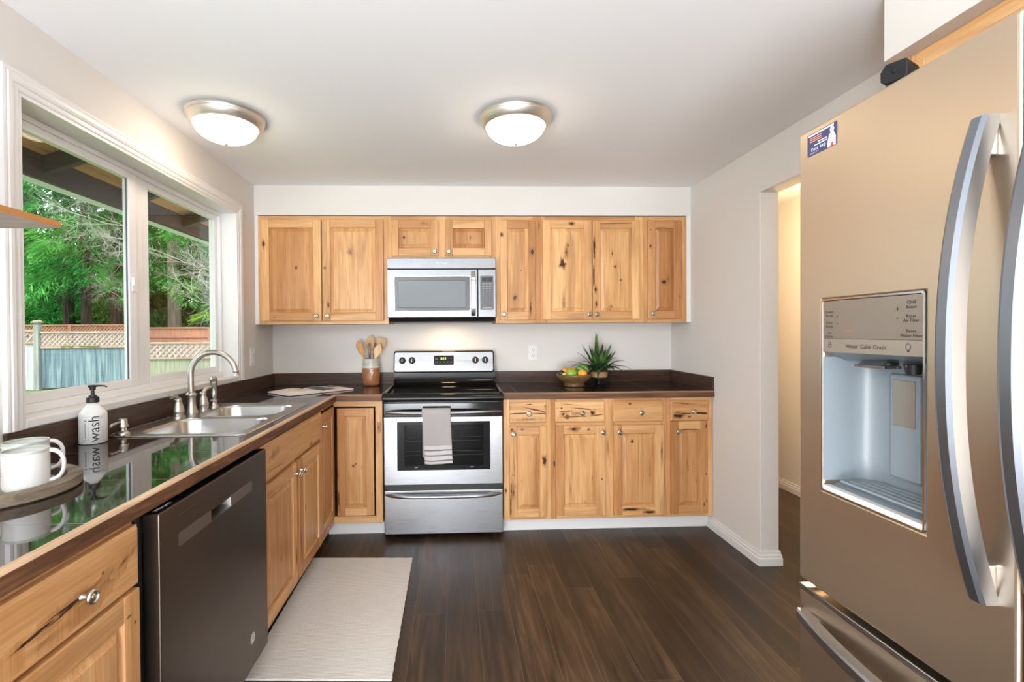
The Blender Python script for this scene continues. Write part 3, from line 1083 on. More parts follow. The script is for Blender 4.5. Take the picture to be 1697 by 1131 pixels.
wall_cabinet(0.6141, 1.3419, UZ0, UZ1, 'double-door hickory wall cabinet with large dark knots above the fruit bowl',
             [(0.6141, 0.655), (1.285, 1.3419)],
             [(0.6229, 0.970, 1.390, 2.0875, (0.948, 1.425), [(0.765, 1.785, 0.026, 0.036, 1.5, 'p'), (0.79, 1.86, 0.016, 0.055, 0.6, 'p'), (0.800, 1.91, 0.008, 0.010, 1, 'p'), (0.825, 2.062, 0.020, 0.014, 1, 'f'), (0.770, 1.50, 0.016, 0.11, 0.42, 'p')], 0.055),
              (0.975, 1.3115, 1.390, 2.0855, (1.000, 1.425), [(0.985, 1.895, 0.009, 0.085, 1.5, 'f'), (0.982, 1.690, 0.007, 0.080, 1.7, 'f'), (0.995, 1.60, 0.012, 0.03, 1, 'f'), (0.999, 1.50, 0.010, 0.03, 0.8, 'f'), (1.135, 1.760, 0.010, 0.013, 1, 'p'), (1.175, 1.665, 0.011, 0.013, 0.6, 'p'), (1.115, 1.855, 0.008, 0.035, 0.6, 'p'), (1.105, 1.470, 0.014, 0.03, 0.7, 'p')], 0.055)])
wall_cabinet(1.3419, 1.6555, UZ0, UZ1, 'narrow single-door hickory wall cabinet next to the right-hand wall',
             [(1.3419, 1.40), (1.595, 1.6555)],
             [(1.3696, 1.612, 1.390, 2.088, (1.400, 1.430), [(1.387, 1.905, 0.010, 0.018, 1, 'f'), (1.485, 1.650, 0.022, 0.017, 1.4, 'p'), (1.512, 1.668, 0.020, 0.045, 0.5, 'p'), (1.388, 2.02, 0.005, 0.006, 1, 'f'), (1.597, 1.55, 0.012, 0.008, 0.7, 'f')], 0.054)])
mb = MB()
mb.box(XL + 0.0005, -1.3488, YD + 0.002, YD + 0.02, UZ0, ZS)
struct(mb, 'trim_1', WHITE)
mb = MB()
mb.box(1.656, XR - 0.0005, YD + 0.002, YD + 0.02, UZ0, ZS)
struct(mb, 'trim_2', WHITE)

# ================================================================== BASE CABINETS, RIGHT OF THE RANGE
BZ0, BZ1 = 0.090, 0.874
TBb = T_back(YF)
TBd = T_back(YF - 0.0005)


def base_cabinet(u0, u1, label, stiles, drawers, doors, rails, fknots=(), mid=()):
    t = thing('base_cabinet', label, 'cabinet', ((u0 + u1) / 2, YF + 0.3, 0), 'hickory base cabinets right of the range')
    sp_ = [(a, b) for a, b in stiles]
    face_frame(TBb, t, sp_, rails, BZ0, BZ1, 1, knots=fknots)
    carcass(TBb, t, u0, u1, BZ0, BZ1, YB - YF - 0.001, top=False)
    for d in drawers:
        drawer_front(TBd, *d[:4], t, 1, d[4], d[5])
    for d in doors:
        panel_door(TBd, *d[:4], t, 1, d[4], knots=d[5], stile=d[6] if len(d) > 6 else 0.055, rail=0.056)
    mb = MB()
    mb.box(u0, u1, 3.169, 3.181, 0, BZ0)
    mb.obj('toe_kick', WHITE, t)
    return t


base_cabinet(0.311, 0.6165, 'narrow hickory base cabinet directly right of the range',
             [(0.311, 0.352), (0.578, 0.6165)],
             [(0.3469, 0.5887, 0.7175, 0.8525, (0.4715, 0.782), [(0.475, 0.838, 0.022, 0.005, 1.2, 0), (0.41, 0.782, 0.075, 0.0035, 1.8, 0.03), (0.52, 0.803, 0.075, 0.0045, 1.4, -0.20), (0.55, 0.780, 0.05, 0.003, 1.6, -0.05), (0.47, 0.742, 0.09, 0.010, 0.5, 0), (0.586 - 0.006, 0.825, 0.006, 0.010, 1, 0)])],
             [(0.346, 0.5888, 0.110, 0.699, (0.371, 0.652), [(0.574, 0.475, 0.016, 0.034, 1.3, 'f'), (0.366, 0.36, 0.010, 0.030, 1.3, 'f'), (0.372, 0.28, 0.014, 0.07, 0.6, 'f'), (0.358, 0.27, 0.005, 0.075, 1.5, 'f'), (0.354, 0.18, 0.005, 0.06, 1.6, 'f'), (0.418, 0.345, 0.007, 0.008, 1, 'p'), (0.363, 0.675, 0.018, 0.022, 0.55, 'f'), (0.43, 0.680, 0.012, 0.006, 1, 'f')], 0.050)],
             [(0.352, 0.578, BZ0, 0.125), (0.352, 0.578, 0.694, 0.727), (0.352, 0.578, 0.845, BZ1)],
             fknots=[(0.325, 0.28, 0.010, 0.02, 0.8)])
base_cabinet(0.6165, 1.3731, 'wide hickory base cabinet with two drawers and two doors under the fruit bowl',
             [(0.6165, 0.656), (0.955, 1.034), (1.340, 1.3731)],
             [(0.6463, 0.9662, 0.7165, 0.853, (0.815, 0.781), [(0.79, 0.775, 0.085, 0.022, 0.40, 0), (0.70, 0.772, 0.035, 0.022, 0.55, -0.1), (0.722, 0.757, 0.016, 0.015, 1.4, 0), (0.765, 0.756, 0.105, 0.0028, 1.7, 0.02), (0.72, 0.793, 0.055, 0.0028, 1.6, 0.05), (0.835, 0.806, 0.080, 0.0032, 1.7, -0.10), (0.885, 0.778, 0.016, 0.018, 1.2, 0), (0.915, 0.765, 0.045, 0.003, 1.6, 0.1), (0.74, 0.835, 0.065, 0.004, 0.6, -0.1), (0.685, 0.812, 0.008, 0.008, 1, 0)]),
              (1.0241, 1.350, 0.7165, 0.8525, (1.2, 0.779), [(1.13, 0.836, 0.014, 0.007, 1, 0)])],
             [(0.6460, 0.966, 0.115, 0.6975, (0.952, 0.655), [(0.765, 0.676, 0.030, 0.016, 0.9, 'f'), (0.86, 0.672, 0.008, 0.008, 0.8, 'f'), (0.835, 0.182, 0.014, 0.022, 0.85, 'p'), (0.885, 0.36, 0.006, 0.018, 0.8, 'p'), (0.945, 0.35, 0.006, 0.008, 0.9, 'f'), (0.915, 0.21, 0.004, 0.02, 0.7, 'p')], 0.055),
              (1.0238, 1.3515, 0.112, 0.697, (1.059, 0.655), [(1.145, 0.59, 0.012, 0.014, 1, 'p'), (1.130, 0.150, 0.08, 0.010, 1.2, 'f'), (1.26, 0.130, 0.045, 0.009, 1.6, 'f'), (1.338, 0.52, 0.010, 0.10, 0.65, 'f'), (1.262, 0.40, 0.010, 0.10, 0.40, 'p')], 0.055)],
             [(0.656, 0.955, BZ0, 0.13), (1.034, 1.340, BZ0, 0.13), (0.656, 0.955, 0.692, 0.725), (1.034, 1.340, 0.692, 0.725), (0.656, 0.955, 0.846, BZ1), (1.034, 1.340, 0.846, BZ1)],
             fknots=[(0.64, 0.45, 0.010, 0.03, 0.8), (0.99, 0.55, 0.010, 0.08, 0.5)])
base_cabinet(1.3731, 1.683, 'narrow hickory base cabinet at the end by the right-hand wall',
             [(1.3731, 1.41), (1.632, 1.683)],
             [(1.399, 1.6494, 0.7195, 0.8510, (1.5425, 0.782), [(1.448, 0.757, 0.038, 0.020, 1.6, 0.1), (1.51, 0.768, 0.07, 0.004, 1.3, 0.02), (1.60, 0.769, 0.055, 0.006, 1.8, -0.03), (1.52, 0.747, 0.012, 0.006, 1, 0), (1.49, 0.832, 0.10, 0.006, 0.6, -0.1)])],
             [(1.401, 1.642, 0.112, 0.718, (1.4415, 0.653), [(1.525, 0.662, 0.075, 0.006, 1.3, 'f'), (1.508, 0.415, 0.010, 0.020, 1, 'p'), (1.508, 0.45, 0.006, 0.035, 0.5, 'p'), (1.565, 0.33, 0.006, 0.03, 0.6, 'p'), (1.632, 0.685, 0.008, 0.02, 0.9, 'f'), (1.632, 0.37, 0.005, 0.007, 1, 'f'), (1.618, 0.175, 0.005, 0.016, 1, 'f'), (1.634, 0.195, 0.004, 0.012, 1, 'f')], 0.050)],
             [(1.41, 1.632, BZ0, 0.12), (1.41, 1.632, 0.705, 0.727), (1.41, 1.632, 0.845, BZ1)])

# ---------------------------------------------------------------- corner cabinet with an L-shaped folding door
cc = thing('corner_cabinet', 'corner base cabinet with an L-shaped folding door left of the range', 'cabinet', (-1.0, 3.3, 0))
TL = T_left(XFr)
mb = MB()
mb.box(-0.508, -0.463, YF, YF + 0.018, BZ0, BZ1, 0)
mb.box(XFr, -0.508, YF, YF + 0.018, 0.835, BZ1, 1)
mb.box(XFr, -0.508, YF, YF + 0.018, BZ0, 0.135, 1)
mb.box(XFr - 0.018, XFr, 2.772, YF + 0.018, 0.852, BZ1, 2)
mb.box(XFr - 0.018, XFr, 2.772, YF + 0.018, BZ0, 0.13, 2)
knot(mb, TBb, -0.486, 0.70, 0.012, 0.028, 0.0006, 3.0, 0.6)
mb.obj('face_frame', WOOD, cc, bevel=0.0015)
mb = MB()
mb.box(XL + 0.002, XL + 0.018, 2.772, YB - 0.001, BZ0, BZ1, 0)
mb.box(XL + 0.018, -0.463, YB - 0.017, YB - 0.001, BZ0, BZ1, 0)
mb.prism([(XL + 0.018, 2.772), (XFr - 0.02, 2.772), (XFr - 0.02, YF + 0.02), (-0.463, YF + 0.02), (-0.463, YB - 0.017), (XL + 0.018, YB - 0.017)], BZ0, BZ0 + 0.016, 'z', 1)
mb.box(-0.479, -0.463, YF + 0.02, YB - 0.017, BZ0 + 0.016, BZ1, 0)
mb.obj('carcass', WOOD, cc)
mb = MB()
mb.box(-0.823, -0.463, 3.169, 3.181, 0, BZ0)
mb.obj('toe_kick', WHITE, cc)
# the two leaves sit inside the frame opening with a dark gap round them
panel_door(T_back(YF + 0.010), -0.748, -0.518, 0.142, 0.826, cc, 1, None, knots=[(-0.648, 0.458, 0.010, 0.010, 1, 'p'), (-0.632, 0.472, 0.007, 0.008, 1, 'p'), (-0.585, 0.447, 0.011, 0.011, 1, 'p'), (-0.742, 0.25, 0.008, 0.09, 0.85, 'f'), (-0.745, 0.40, 0.006, 0.05, 0.8, 'f')], stile=0.048, rail=0.05)
panel_door(T_left(XFr - 0.012), 2.790, YF - 0.010, 0.142, 0.838, cc, 2, (2.832, 0.765), stile=0.05, rail=0.05)

# ---------------------------------------------------------------- sink base cabinet
TLd = T_left(XFr + 0.0005)
sb = thing('sink_cabinet', 'wide hickory base cabinet under the sink with two doors', 'cabinet', (-1.05, 2.33, 0))
face_frame(TL, sb, [(1.900, 1.935), (2.335, 2.372), (2.735, 2.771)], [(1.935, 2.335, BZ0, 0.132), (2.372, 2.735, BZ0, 0.132), (1.935, 2.335, 0.685, 0.715), (2.372, 2.735, 0.685, 0.715), (1.935, 2.735, 0.845, BZ1)], BZ0, BZ1, 2)
carcass(TL, sb, 1.900, 2.771, BZ0, BZ1, XFr - XL - 0.001, top=False)
drawer_front(TLd, 1.908, 2.766, 0.7085, 0.862, sb, 2, None, [(2.03, 0.80, 0.06, 0.018, 0.5, 0.2), (2.56, 0.725, 0.02, 0.012, 0.7, 0.4)], name='false_drawer_front')
panel_door(TLd, 1.912, 2.334, 0.118, 0.692, sb, 2, (2.318, 0.640), knots=[(1.98, 0.42, 0.012, 0.014, 0.9, 'p'), (2.12, 0.33, 0.008, 0.02, 0.8, 'p'), (2.315, 0.24, 0.008, 0.05, 0.8, 'f')], stile=0.055)
panel_door(TLd, 2.372, 2.756, 0.118, 0.692, sb, 2, (2.388, 0.640), knots=[(2.47, 0.42, 0.008, 0.03, 0.9, 'p'), (2.384, 0.30, 0.006, 0.08, 0.7, 'f')], stile=0.055)
mb = MB()
mb.box(-0.835, -0.823, 1.900, 2.771, 0, BZ0)
mb.obj('toe_kick', BLACKMAT, sb)

# ---------------------------------------------------------------- near drawer cabinet
nb_ = thing('drawer_cabinet', 'near hickory base cabinet with a drawer beside the dishwasher', 'cabinet', (-1.05, 0.98, 0))
face_frame(TL, nb_, [(0.78, 0.815), (1.150, 1.184)], [(0.815, 1.150, BZ0, 0.13), (0.815, 1.150, 0.690, 0.725), (0.815, 1.150, 0.845, BZ1)], BZ0, BZ1, 2)
carcass(TL, nb_, 0.78, 1.184, BZ0, BZ1, XFr - XL - 0.001, top=False)
drawer_front(TLd, 0.800, 1.180, 0.7120, 0.8530, nb_, 2, (0.9995, 0.7775),
             [(0.925, 0.7715, 0.075, 0.0135, 0.75, 0.09), (0.935, 0.7725, 0.062, 0.0060, 1.9, 0.09), (0.890, 0.768, 0.045, 0.0035, 1.9, 0.09), (1.048, 0.769, 0.0185, 0.0150, 1.5, 0.3), (1.085, 0.778, 0.050, 0.016, 0.48, 0.3), (1.125, 0.790, 0.035, 0.007, 0.6, 0.35), (1.060, 0.795, 0.0035, 0.0045, 1.2, 0), (0.925, 0.742, 0.10, 0.014, 0.34, 0)])
panel_door(TLd, 0.800, 1.180, 0.110, 0.7035, nb_, 2, (0.83, 0.655), knots=[(1.160, 0.63, 0.004, 0.005, 1, 'f'), (1.14, 0.655, 0.010, 0.004, 0.8, 'f')], stile=0.055)
mb = MB()
mb.box(-0.835, -0.823, 0.78, 1.184, 0, BZ0)
mb.obj('toe_kick', BLACKMAT, nb_)

# ================================================================== COUNTERTOPS
EDGE_F = 3.088
XC = -0.749


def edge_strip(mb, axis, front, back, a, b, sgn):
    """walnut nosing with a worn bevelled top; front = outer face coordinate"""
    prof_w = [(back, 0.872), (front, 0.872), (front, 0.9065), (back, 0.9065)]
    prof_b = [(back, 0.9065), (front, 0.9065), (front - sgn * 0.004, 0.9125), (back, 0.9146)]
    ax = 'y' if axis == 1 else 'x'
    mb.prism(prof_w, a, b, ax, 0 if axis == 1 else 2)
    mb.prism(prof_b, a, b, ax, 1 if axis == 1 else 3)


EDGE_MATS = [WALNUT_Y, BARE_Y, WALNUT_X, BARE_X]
cl = thing('countertop', 'L-shaped dark polished tile countertop with walnut edge under the window', 'countertop', (-1.05, 2.3, 0.876))
mb = MB()
mb.plate_hole(0.70, YB - 0.001, XL + 0.001, -0.767, 1.905, 2.722, -1.312, -0.826, 0.876, CT, lambda u, w_, v: (v, u, w_))
mb.box(-0.767, -0.466, 3.106, YB - 0.001, 0.876, CT)
mb.obj('tile_top', TILE, cl)
mb = MB()
edge_strip(mb, 1, XC, -0.767, 0.70, EDGE_F, 1)
edge_strip(mb, 0, EDGE_F, 3.106, XC - 0.018, -0.462, -1)
mb.box(-0.466, -0.462, 3.106, 3.70, 0.872, 0.9145, 1)
mb.obj('wood_edge', EDGE_MATS, cl, bevel=0.001)
mb = MB()
mb.box(XL + 0.001, XL + 0.015, 1.52, YB - 0.015, CT, 1.003, 0)
mb.box(XL + 0.001, -0.456, YB - 0.015, YB - 0.001, CT, 1.003, 1)
mb.obj('backsplash', [SPLASH_Y, SPLASH_X], cl, bevel=0.0015)

cr_ = thing('countertop', 'straight dark tile countertop with walnut edge right of the range', 'countertop', (1.0, 3.4, 0.876))
mb = MB()
mb.box(0.314, XR - 0.001, 3.106, YB - 0.001, 0.876, CT)
mb.obj('tile_top', TILE_R, cr_)
mb = MB()
edge_strip(mb, 0, EDGE_F, 3.106, 0.310, XR - 0.001, -1)
mb.box(0.310, 0.314, 3.106, 3.70, 0.872, 0.9145, 1)
mb.obj('wood_edge', EDGE_MATS, cr_, bevel=0.001)
mb = MB()
mb.box(0.305, XR - 0.015, YB - 0.015, YB - 0.001, CT, 1.003, 1)
mb.box(XR - 0.015, XR - 0.001, 3.092, YB - 0.001, CT, 1.003, 0)
mb.obj('backsplash', [SPLASH_Y, SPLASH_X], cr_, bevel=0.0015)

# ================================================================== SINK, TAPS
sk = thing('kitchen_sink', 'double-bowl stainless drop-in sink below the window', 'sink', (-1.07, 2.31, CT))
SZ = 0.9185
o_ = rrect(-1.326, -0.812, 1.891, 2.736, 0.035)
h1 = rrect(-1.248, -0.842, 1.922, 2.285, 0.085, 8)
h2 = rrect(-1.238, -0.858, 2.322, 2.672, 0.085, 8)
V, F = curve_polys([o_, h1, h2])
mb = MB()
mb.add([(x, y, SZ) for x, y, z in V], F)
c0 = ((-0.812 - 1.326) / 2, (1.891 + 2.736) / 2)
rings = []
for sx_, z in ((0.0, SZ), (0.0015, SZ + 0.0008), (0.004, SZ - 0.0005), (0.0055, CT + 0.0005)):
    rings.append([(c0[0] + (x - c0[0]) * (1 + sx_ / 0.257), c0[1] + (y - c0[1]) * (1 + sx_ / 0.42), z) for x, y in o_])
mb.loft(rings, cap=False)
mb.obj('sink_deck', SINK, sk, smooth=True)


def bowl(h, depth):
    cx, cy = sum(p[0] for p in h) / len(h), sum(p[1] for p in h) / len(h)
    hx = max(p[0] for p in h) - cx
    hy = max(p[1] for p in h) - cy
    rings = []
    for ins, z in ((-0.001, SZ), (0.003, SZ - 0.004), (0.006, SZ - 0.012), (0.012, SZ - depth + 0.05), (0.022, SZ - depth + 0.02), (0.045, SZ - depth + 0.004), (0.10, SZ - depth)):
        rings.append([(cx + (x - cx) * (1 - ins / hx), cy + (y - cy) * (1 - ins / hy), z) for x, y in h])
    mb = MB()
    mb.loft(rings, cap=False)
    n = len(h)
    last = rings[-1]
    mb.add(last, [tuple(range(n))])
    b = mb.obj('bowl', SINK, sk, smooth=True, merge=True, angle=60)
    d = MB()
    d.lathe([(0.045, SZ - depth + 0.001), (0.042, SZ - depth + 0.004), (0.030, SZ - depth + 0.003), (0.026, SZ - depth + 0.001), (0.001, SZ - depth + 0.0012)], (cx, cy, 0), 24)
    d.obj('drain', CHROME, b, smooth=True)


bowl(h1, 0.17)
bowl(h2, 0.155)

fx, fy, fzz = -1.288, 2.418, SZ
fc = thing('faucet', 'brushed nickel gooseneck faucet with two lever handles behind the sink', 'faucet', (fx, fy, SZ))
mb = MB()
mb.lathe([(0.030, SZ), (0.031, SZ + 0.006), (0.027, SZ + 0.014), (0.0215, SZ + 0.035), (0.0195, SZ + 0.075), (0.021, SZ + 0.083), (0.0255, SZ + 0.087), (0.0255, SZ + 0.092), (0.019, SZ + 0.098), (0.0145, SZ + 0.102), (0.001, SZ + 0.102)], (fx, fy, 0), 28)
mb.obj('spout_base', NICKEL, fc, smooth=True, angle=50)
pts = [(fx, fy, SZ + 0.09 + i * 0.02) for i in range(6)]
R_ = 0.108
for i in range(0, 25):
    a = PI - (PI * 0.955) * i / 24
    pts.append((fx + R_ + R_ * math.cos(a), fy, 1.107 + R_ * math.sin(a)))
e0 = pts[-1]
mb = MB()
mb.tube(pts, 0.0132, 16)
mb.obj('spout', NICKEL, fc, smooth=True)
mb = MB()
mb.lathe([(0.0145, e0[2] + 0.006), (0.0158, e0[2] + 0.002), (0.0158, e0[2] - 0.003), (0.0138, e0[2] - 0.006), (0.0138, e0[2] - 0.010), (0.0170, e0[2] - 0.014), (0.0175, e0[2] - 0.020), (0.012, e0[2] - 0.021), (0.001, e0[2] - 0.018)], (e0[0] + 0.001, fy, 0), 20)
mb.obj('aerator', NICKEL, fc, smooth=True, angle=50)
for hy, dy in ((fy - 0.112, -1), (fy + 0.112, 1)):
    mb = MB()
    mb.lathe([(0.030, SZ), (0.030, SZ + 0.004), (0.0245, SZ + 0.006), (0.0245, SZ + 0.024), (0.027, SZ + 0.027), (0.025, SZ + 0.032), (0.019, SZ + 0.060), (0.0145, SZ + 0.073), (0.0165, SZ + 0.078), (0.0155, SZ + 0.084), (0.010, SZ + 0.090), (0.001, SZ + 0.091)], (fx, hy, 0), 24)
    hb = mb.obj('handle', NICKEL, fc, smooth=True, angle=50)
    mb = MB()
    pp, rr2 = [], []
    for i in range(11):
        t = i / 10
        pp.append((fx + 0.012 * t, hy + dy * (0.004 + 0.072 * t), SZ + 0.086 + 0.022 * math.sin(min(1, t * 1.6) * PI / 2) - 0.020 * max(0, t - 0.45) ** 1.5))
        rr2.append(0.0085 + 0.002 * math.sin(t * PI) - 0.001 * t)
    mb.tube([(fx, hy, SZ + 0.072)] + pp, [0.0095] + rr2, 12)
    mb.obj('lever', NICKEL, hb, smooth=True)
sx_, sy_ = -1.268, 2.600
ss = thing('side_sprayer', 'brushed nickel pull-out side sprayer right of the faucet', 'sprayer', (sx_, sy_, SZ))
mb = MB()
mb.lathe([(0.024, SZ), (0.024, SZ + 0.006), (0.018, SZ + 0.012), (0.016, SZ + 0.030), (0.019, SZ + 0.036), (0.015, SZ + 0.042), (0.001, SZ + 0.042)], (sx_, sy_, 0), 22)
mb.obj('holder', NICKEL, ss, smooth=True, angle=50)
mb = MB()
mb.tube([(sx_, sy_, SZ + 0.042), (sx_, sy_, SZ + 0.060), (sx_, sy_, SZ + 0.075), (sx_ + 0.001, sy_, SZ + 0.090), (sx_ + 0.001, sy_ - 0.001, SZ + 0.110), (sx_ + 0.002, sy_ - 0.004, SZ + 0.130), (sx_ + 0.006, sy_ - 0.012, SZ + 0.145), (sx_ + 0.012, sy_ - 0.022, SZ + 0.150), (sx_ + 0.016, sy_ - 0.030, SZ + 0.146)],
        [0.012, 0.016, 0.0165, 0.014, 0.0155, 0.018, 0.019, 0.017, 0.010], 16)
mb.obj('spray_head', NICKEL, ss, smooth=True)
px, py = -1.288, 1.928
sd_ = thing('soap_pump', 'brushed nickel built-in soap pump on the near corner of the sink', 'soap dispenser', (px, py, SZ))
mb = MB()
mb.lathe([(0.024, SZ), (0.024, SZ + 0.004), (0.020, SZ + 0.009), (0.0125, SZ + 0.013), (0.0115, SZ + 0.028), (0.012, SZ + 0.032), (0.001, SZ + 0.032)], (px, py, 0), 24)
mb.obj('collar', NICKEL, sd_, smooth=True, angle=50)
mb = MB()
mb.lathe([(0.001, SZ + 0.028), (0.019, SZ + 0.028), (0.0195, SZ + 0.033), (0.0165, SZ + 0.037), (0.0155, SZ + 0.055), (0.0145, SZ + 0.059), (0.001, SZ + 0.060)], (px, py, 0), 24)
mb.obj('pump_head', NICKEL, sd_, smooth=True, angle=50)
mb = MB()
mb.tube([(px, py, SZ + 0.048), (px + 0.004, py - 0.03, SZ + 0.050), (px + 0.010, py - 0.075, SZ + 0.049), (px + 0.012, py - 0.085, SZ + 0.043)], 0.0042, 10)
mb.obj('nozzle', NICKEL, sd_, smooth=True)

# ================================================================== DISHWASHER
XD = -0.727
dw = thing('dishwasher', 'dark stainless dishwasher between the near drawer cabinet and sink cabinet', 'dishwasher', (-1.05, 1.545, 0))
TD = T_left(XD)
D0, D1, DZ0, DZ1 = 1.214, 1.890, 0.112, 0.862
mb = MB()
mb.box(XL + 0.03, -0.770, 1.187, 1.897, 0.10, 0.868)
mb.box(XL + 0.03, -0.800, 1.200, 1.890, 0.0, 0.10)
mb.obj('tub', BLACKMAT, dw)
mb = MB()
mb.plate_hole(D0, D1, DZ0, DZ1, 1.466, 1.594, 0.7465, 0.7775, -0.042, 0, TD)
dd = mb.obj('door', DARK_STEEL, dw, bevel=0.003)
mb = MB()
mb.box(D0 + 0.004, D1 - 0.004, -0.040, -0.004, DZ1 - 0.001, DZ1 + 0.0012, T=TD)
cs = mb.obj('control_strip', BLACKGL, dd)
v, f = text_polys('Whirlpool', 0.016, 'LEFT')
mb = MB()
mb.add([(XD - 0.022 - y, 1.232 + x, DZ1 + 0.0016) for x, y, z in v], f)
mb.obj('lettering', INKW, dd)
mb = MB()
for a, b in ((1.297, 1.466), (1.594, 1.757)):
    if a < 1.3:
        poly = rrect(a, a + 0.03, 0.7455, 0.7815, 0.008, 4)
        poly = [q for q in poly if q[0] <= a + 0.01]
        poly = [(b, 0.7455), (b, 0.7815)] + [q for q in rrect(a, b, 0.7455, 0.7815, 0.008, 4) if q[0] < (a + b) / 2]
    else:
        poly = [q for q in rrect(a, b, 0.7455, 0.7815, 0.008, 4) if q[0] > (a + b) / 2] + [(a, 0.7815), (a, 0.7455)]
    n = len(poly)
    mb = MB()
    mb.add([(XD + 0.0008, p[0], p[1]) for p in poly] + [(XD - 0.0005, p[0], p[1]) for p in poly], [tuple(range(n))] + [(i, (i + 1) % n, n + (i + 1) % n, n + i) for i in range(n)])
    mb.obj('handle_band', DARK_STEEL2, dd)
mb = MB()
a0, a1, b0, b1, dp = 1.466, 1.594, 0.7465, 0.7775, -0.034
mb.add([(a0, 0, b0), (a1, 0, b0), (a1, 0, b1), (a0, 0, b1), (a0 + 0.006, dp, b0 + 0.012), (a1 - 0.006, dp, b0 + 0.012), (a1 - 0.006, dp, b1), (a0 + 0.006, dp, b1)],
       [(0, 1, 5, 4), (1, 2, 6, 5), (2, 3, 7, 6), (3, 0, 4, 7), (4, 5, 6, 7)], T=TD)
mb.obj('pocket_handle', DARK_STEEL2, dd)
mb = MB()
mb.box(1.298, 1.388, 0, 0.0008, 0.824, 0.8275, T=TD)
mb.box(1.298, 1.388, 0, 0.0005, 0.8275, 0.8285, 1, T=TD)
mb.obj('vent_slot', [BLACKMAT, CHROME], dd)
mb = MB()
sc_, zc_ = 1.750, 0.218
for rr_, w_, mt in ((0.019, 0.0005, 0), (0.0155, 0.0008, 1), (0.0135, 0.0011, 0)):
    mb.add([(sc_ + rr_ * math.cos(2 * PI * i / 28), w_, zc_ + rr_ * math.sin(2 * PI * i / 28)) for i in range(28)], [tuple(range(28))], mt, T=TD)
for k_ in range(3):
    mb.box(sc_ - 0.009, sc_ + 0.009, 0.0011, 0.0013, zc_ - 0.006 + k_ * 0.005, zc_ - 0.004 + k_ * 0.005, 1, T=TD)
mb.obj('round_sticker', [PLASTIC, INKG], dd)

# ================================================================== RANGE
RX0, RX1, RY = -0.447, 0.301, 3.060
rg = thing('range', 'freestanding stainless electric range with black ceramic cooktop', 'range', ((RX0 + RX1) / 2, 3.4, 0))
TR = T_back(RY)
mb = MB()
mb.box(RX0 - 0.002, RX0 + 0.02, RY + 0.03, 3.700, 0.025, 0.905)
mb.box(RX1 - 0.02, RX1 + 0.002, RY + 0.03, 3.700, 0.025, 0.905)
mb.box(RX0 + 0.02, RX1 - 0.02, 3.69, 3.70, 0.025, 0.905)
mb.box(RX0 + 0.02, RX1 - 0.02, RY + 0.03, 3.69, 0.025, 0.035)
mb.box(RX0 + 0.02, RX1 - 0.02, RY + 0.012, RY + 0.04, 0.305, 0.347)
mb.box(RX0 + 0.02, RX1 - 0.02, RY + 0.012, RY + 0.04, 0.860, 0.880)
for fx_ in (RX0 + 0.04, RX1 - 0.04):
    for fy_ in (RY + 0.08, 3.65):
        mb.lathe([(0.018, 0.0), (0.018, 0.025)], (fx_, fy_, 0), 12)
mb.obj('body', BLACKMAT, rg)
ctp = [(RY + 0.010, 0.868), (RY - 0.012, 0.870), (RY - 0.020, 0.884), (RY - 0.018, 0.902), (RY - 0.006, 0.914), (RY + 0.02, 0.9195), (RY + 0.045, 0.9165), (3.555, 0.9165), (3.585, 0.922), (3.603, 0.940), (3.612, 0.972), (3.618, 1.015), (3.70, 1.015), (3.70, 0.880), (RY + 0.03, 0.880)]
mb = MB()
mb.prism(ctp, RX0 - 0.004, RX1 + 0.004, 'x')
ct_ = mb.obj('cooktop', BLACK, rg, smooth=True, angle=40)
mb = MB()
mb.box(RX0 + 0.032, RX1 - 0.032, RY + 0.05, 3.545, 0.9166, 0.9185)
mb.obj('glass_surface', BLACKGL, ct_, bevel=0.001)
for xx in (RX0 + 0.010, RX1 - 0.010):
    mb = MB()
    mb.tube([(xx, RY + 0.01, 0.917), (xx, RY + 0.06, 0.9215), (xx, 3.50, 0.9215), (xx, 3.57, 0.926), (xx, 3.60, 0.945)], 0.0095, 10)
    mb.obj('side_rim', BLACK, ct_, smooth=True)
# back guard
bgp = rrect(RX0 - 0.005, RX1 - 0.007, 1.008, 1.1665, 0.016, 5)
mb = MB()


def TG(u, w_, z):       # tilted face of the back guard
    return (u, 3.598 + (z - 1.01) * 0.22 - w_, z)


n = len(bgp)
mb.add([TG(p[0], 0, p[1]) for p in bgp] + [(p[0], 3.705, p[1]) for p in bgp], [tuple(range(n)), tuple(range(2 * n - 1, n - 1, -1))] + [(i, (i + 1) % n, n + (i + 1) % n, n + i) for i in range(n)])
bgd = mb.obj('back_guard', BLACK, rg, bevel=0.004)
mb = MB()
pp = rrect(RX0 + 0.004, RX1 - 0.016, 1.0175, 1.1565, 0.012, 5)
n = len(pp)
mb.add([TG(p[0], 0.003, p[1]) for p in pp] + [TG(p[0], -0.001, p[1]) for p in pp], [tuple(range(n))] + [(i, (i + 1) % n, n + (i + 1) % n, n + i) for i in range(n)])
cp = mb.obj('control_panel', STEEL, bgd)
for kx in (-0.387, -0.315, 0.155, 0.228):
    mb = MB()
    kz = 1.098
    rings = [[TG(kx + r * math.cos(2 * PI * i / 28), h, kz + r * math.sin(2 * PI * i / 28)) for i in range(28)] for r, h in ((0.0245, 0.003), (0.0245, 0.006), (0.019, 0.010), (0.0175, 0.026), (0.015, 0.029))]
    mb.loft(rings)
    kn = mb.obj('burner_knob', BLACKMAT, bgd, smooth=True, angle=40)
    mb = MB()
    mb.box(kx - 0.0013, kx + 0.0013, 0.0292, 0.0298, kz - 0.012, kz + 0.014, T=TG)
    mb.obj('pointer', INKW, kn)
mb = MB()
pp = rrect(-0.1535, -0.0065, 1.064, 1.1325, 0.006, 4)
n = len(pp)
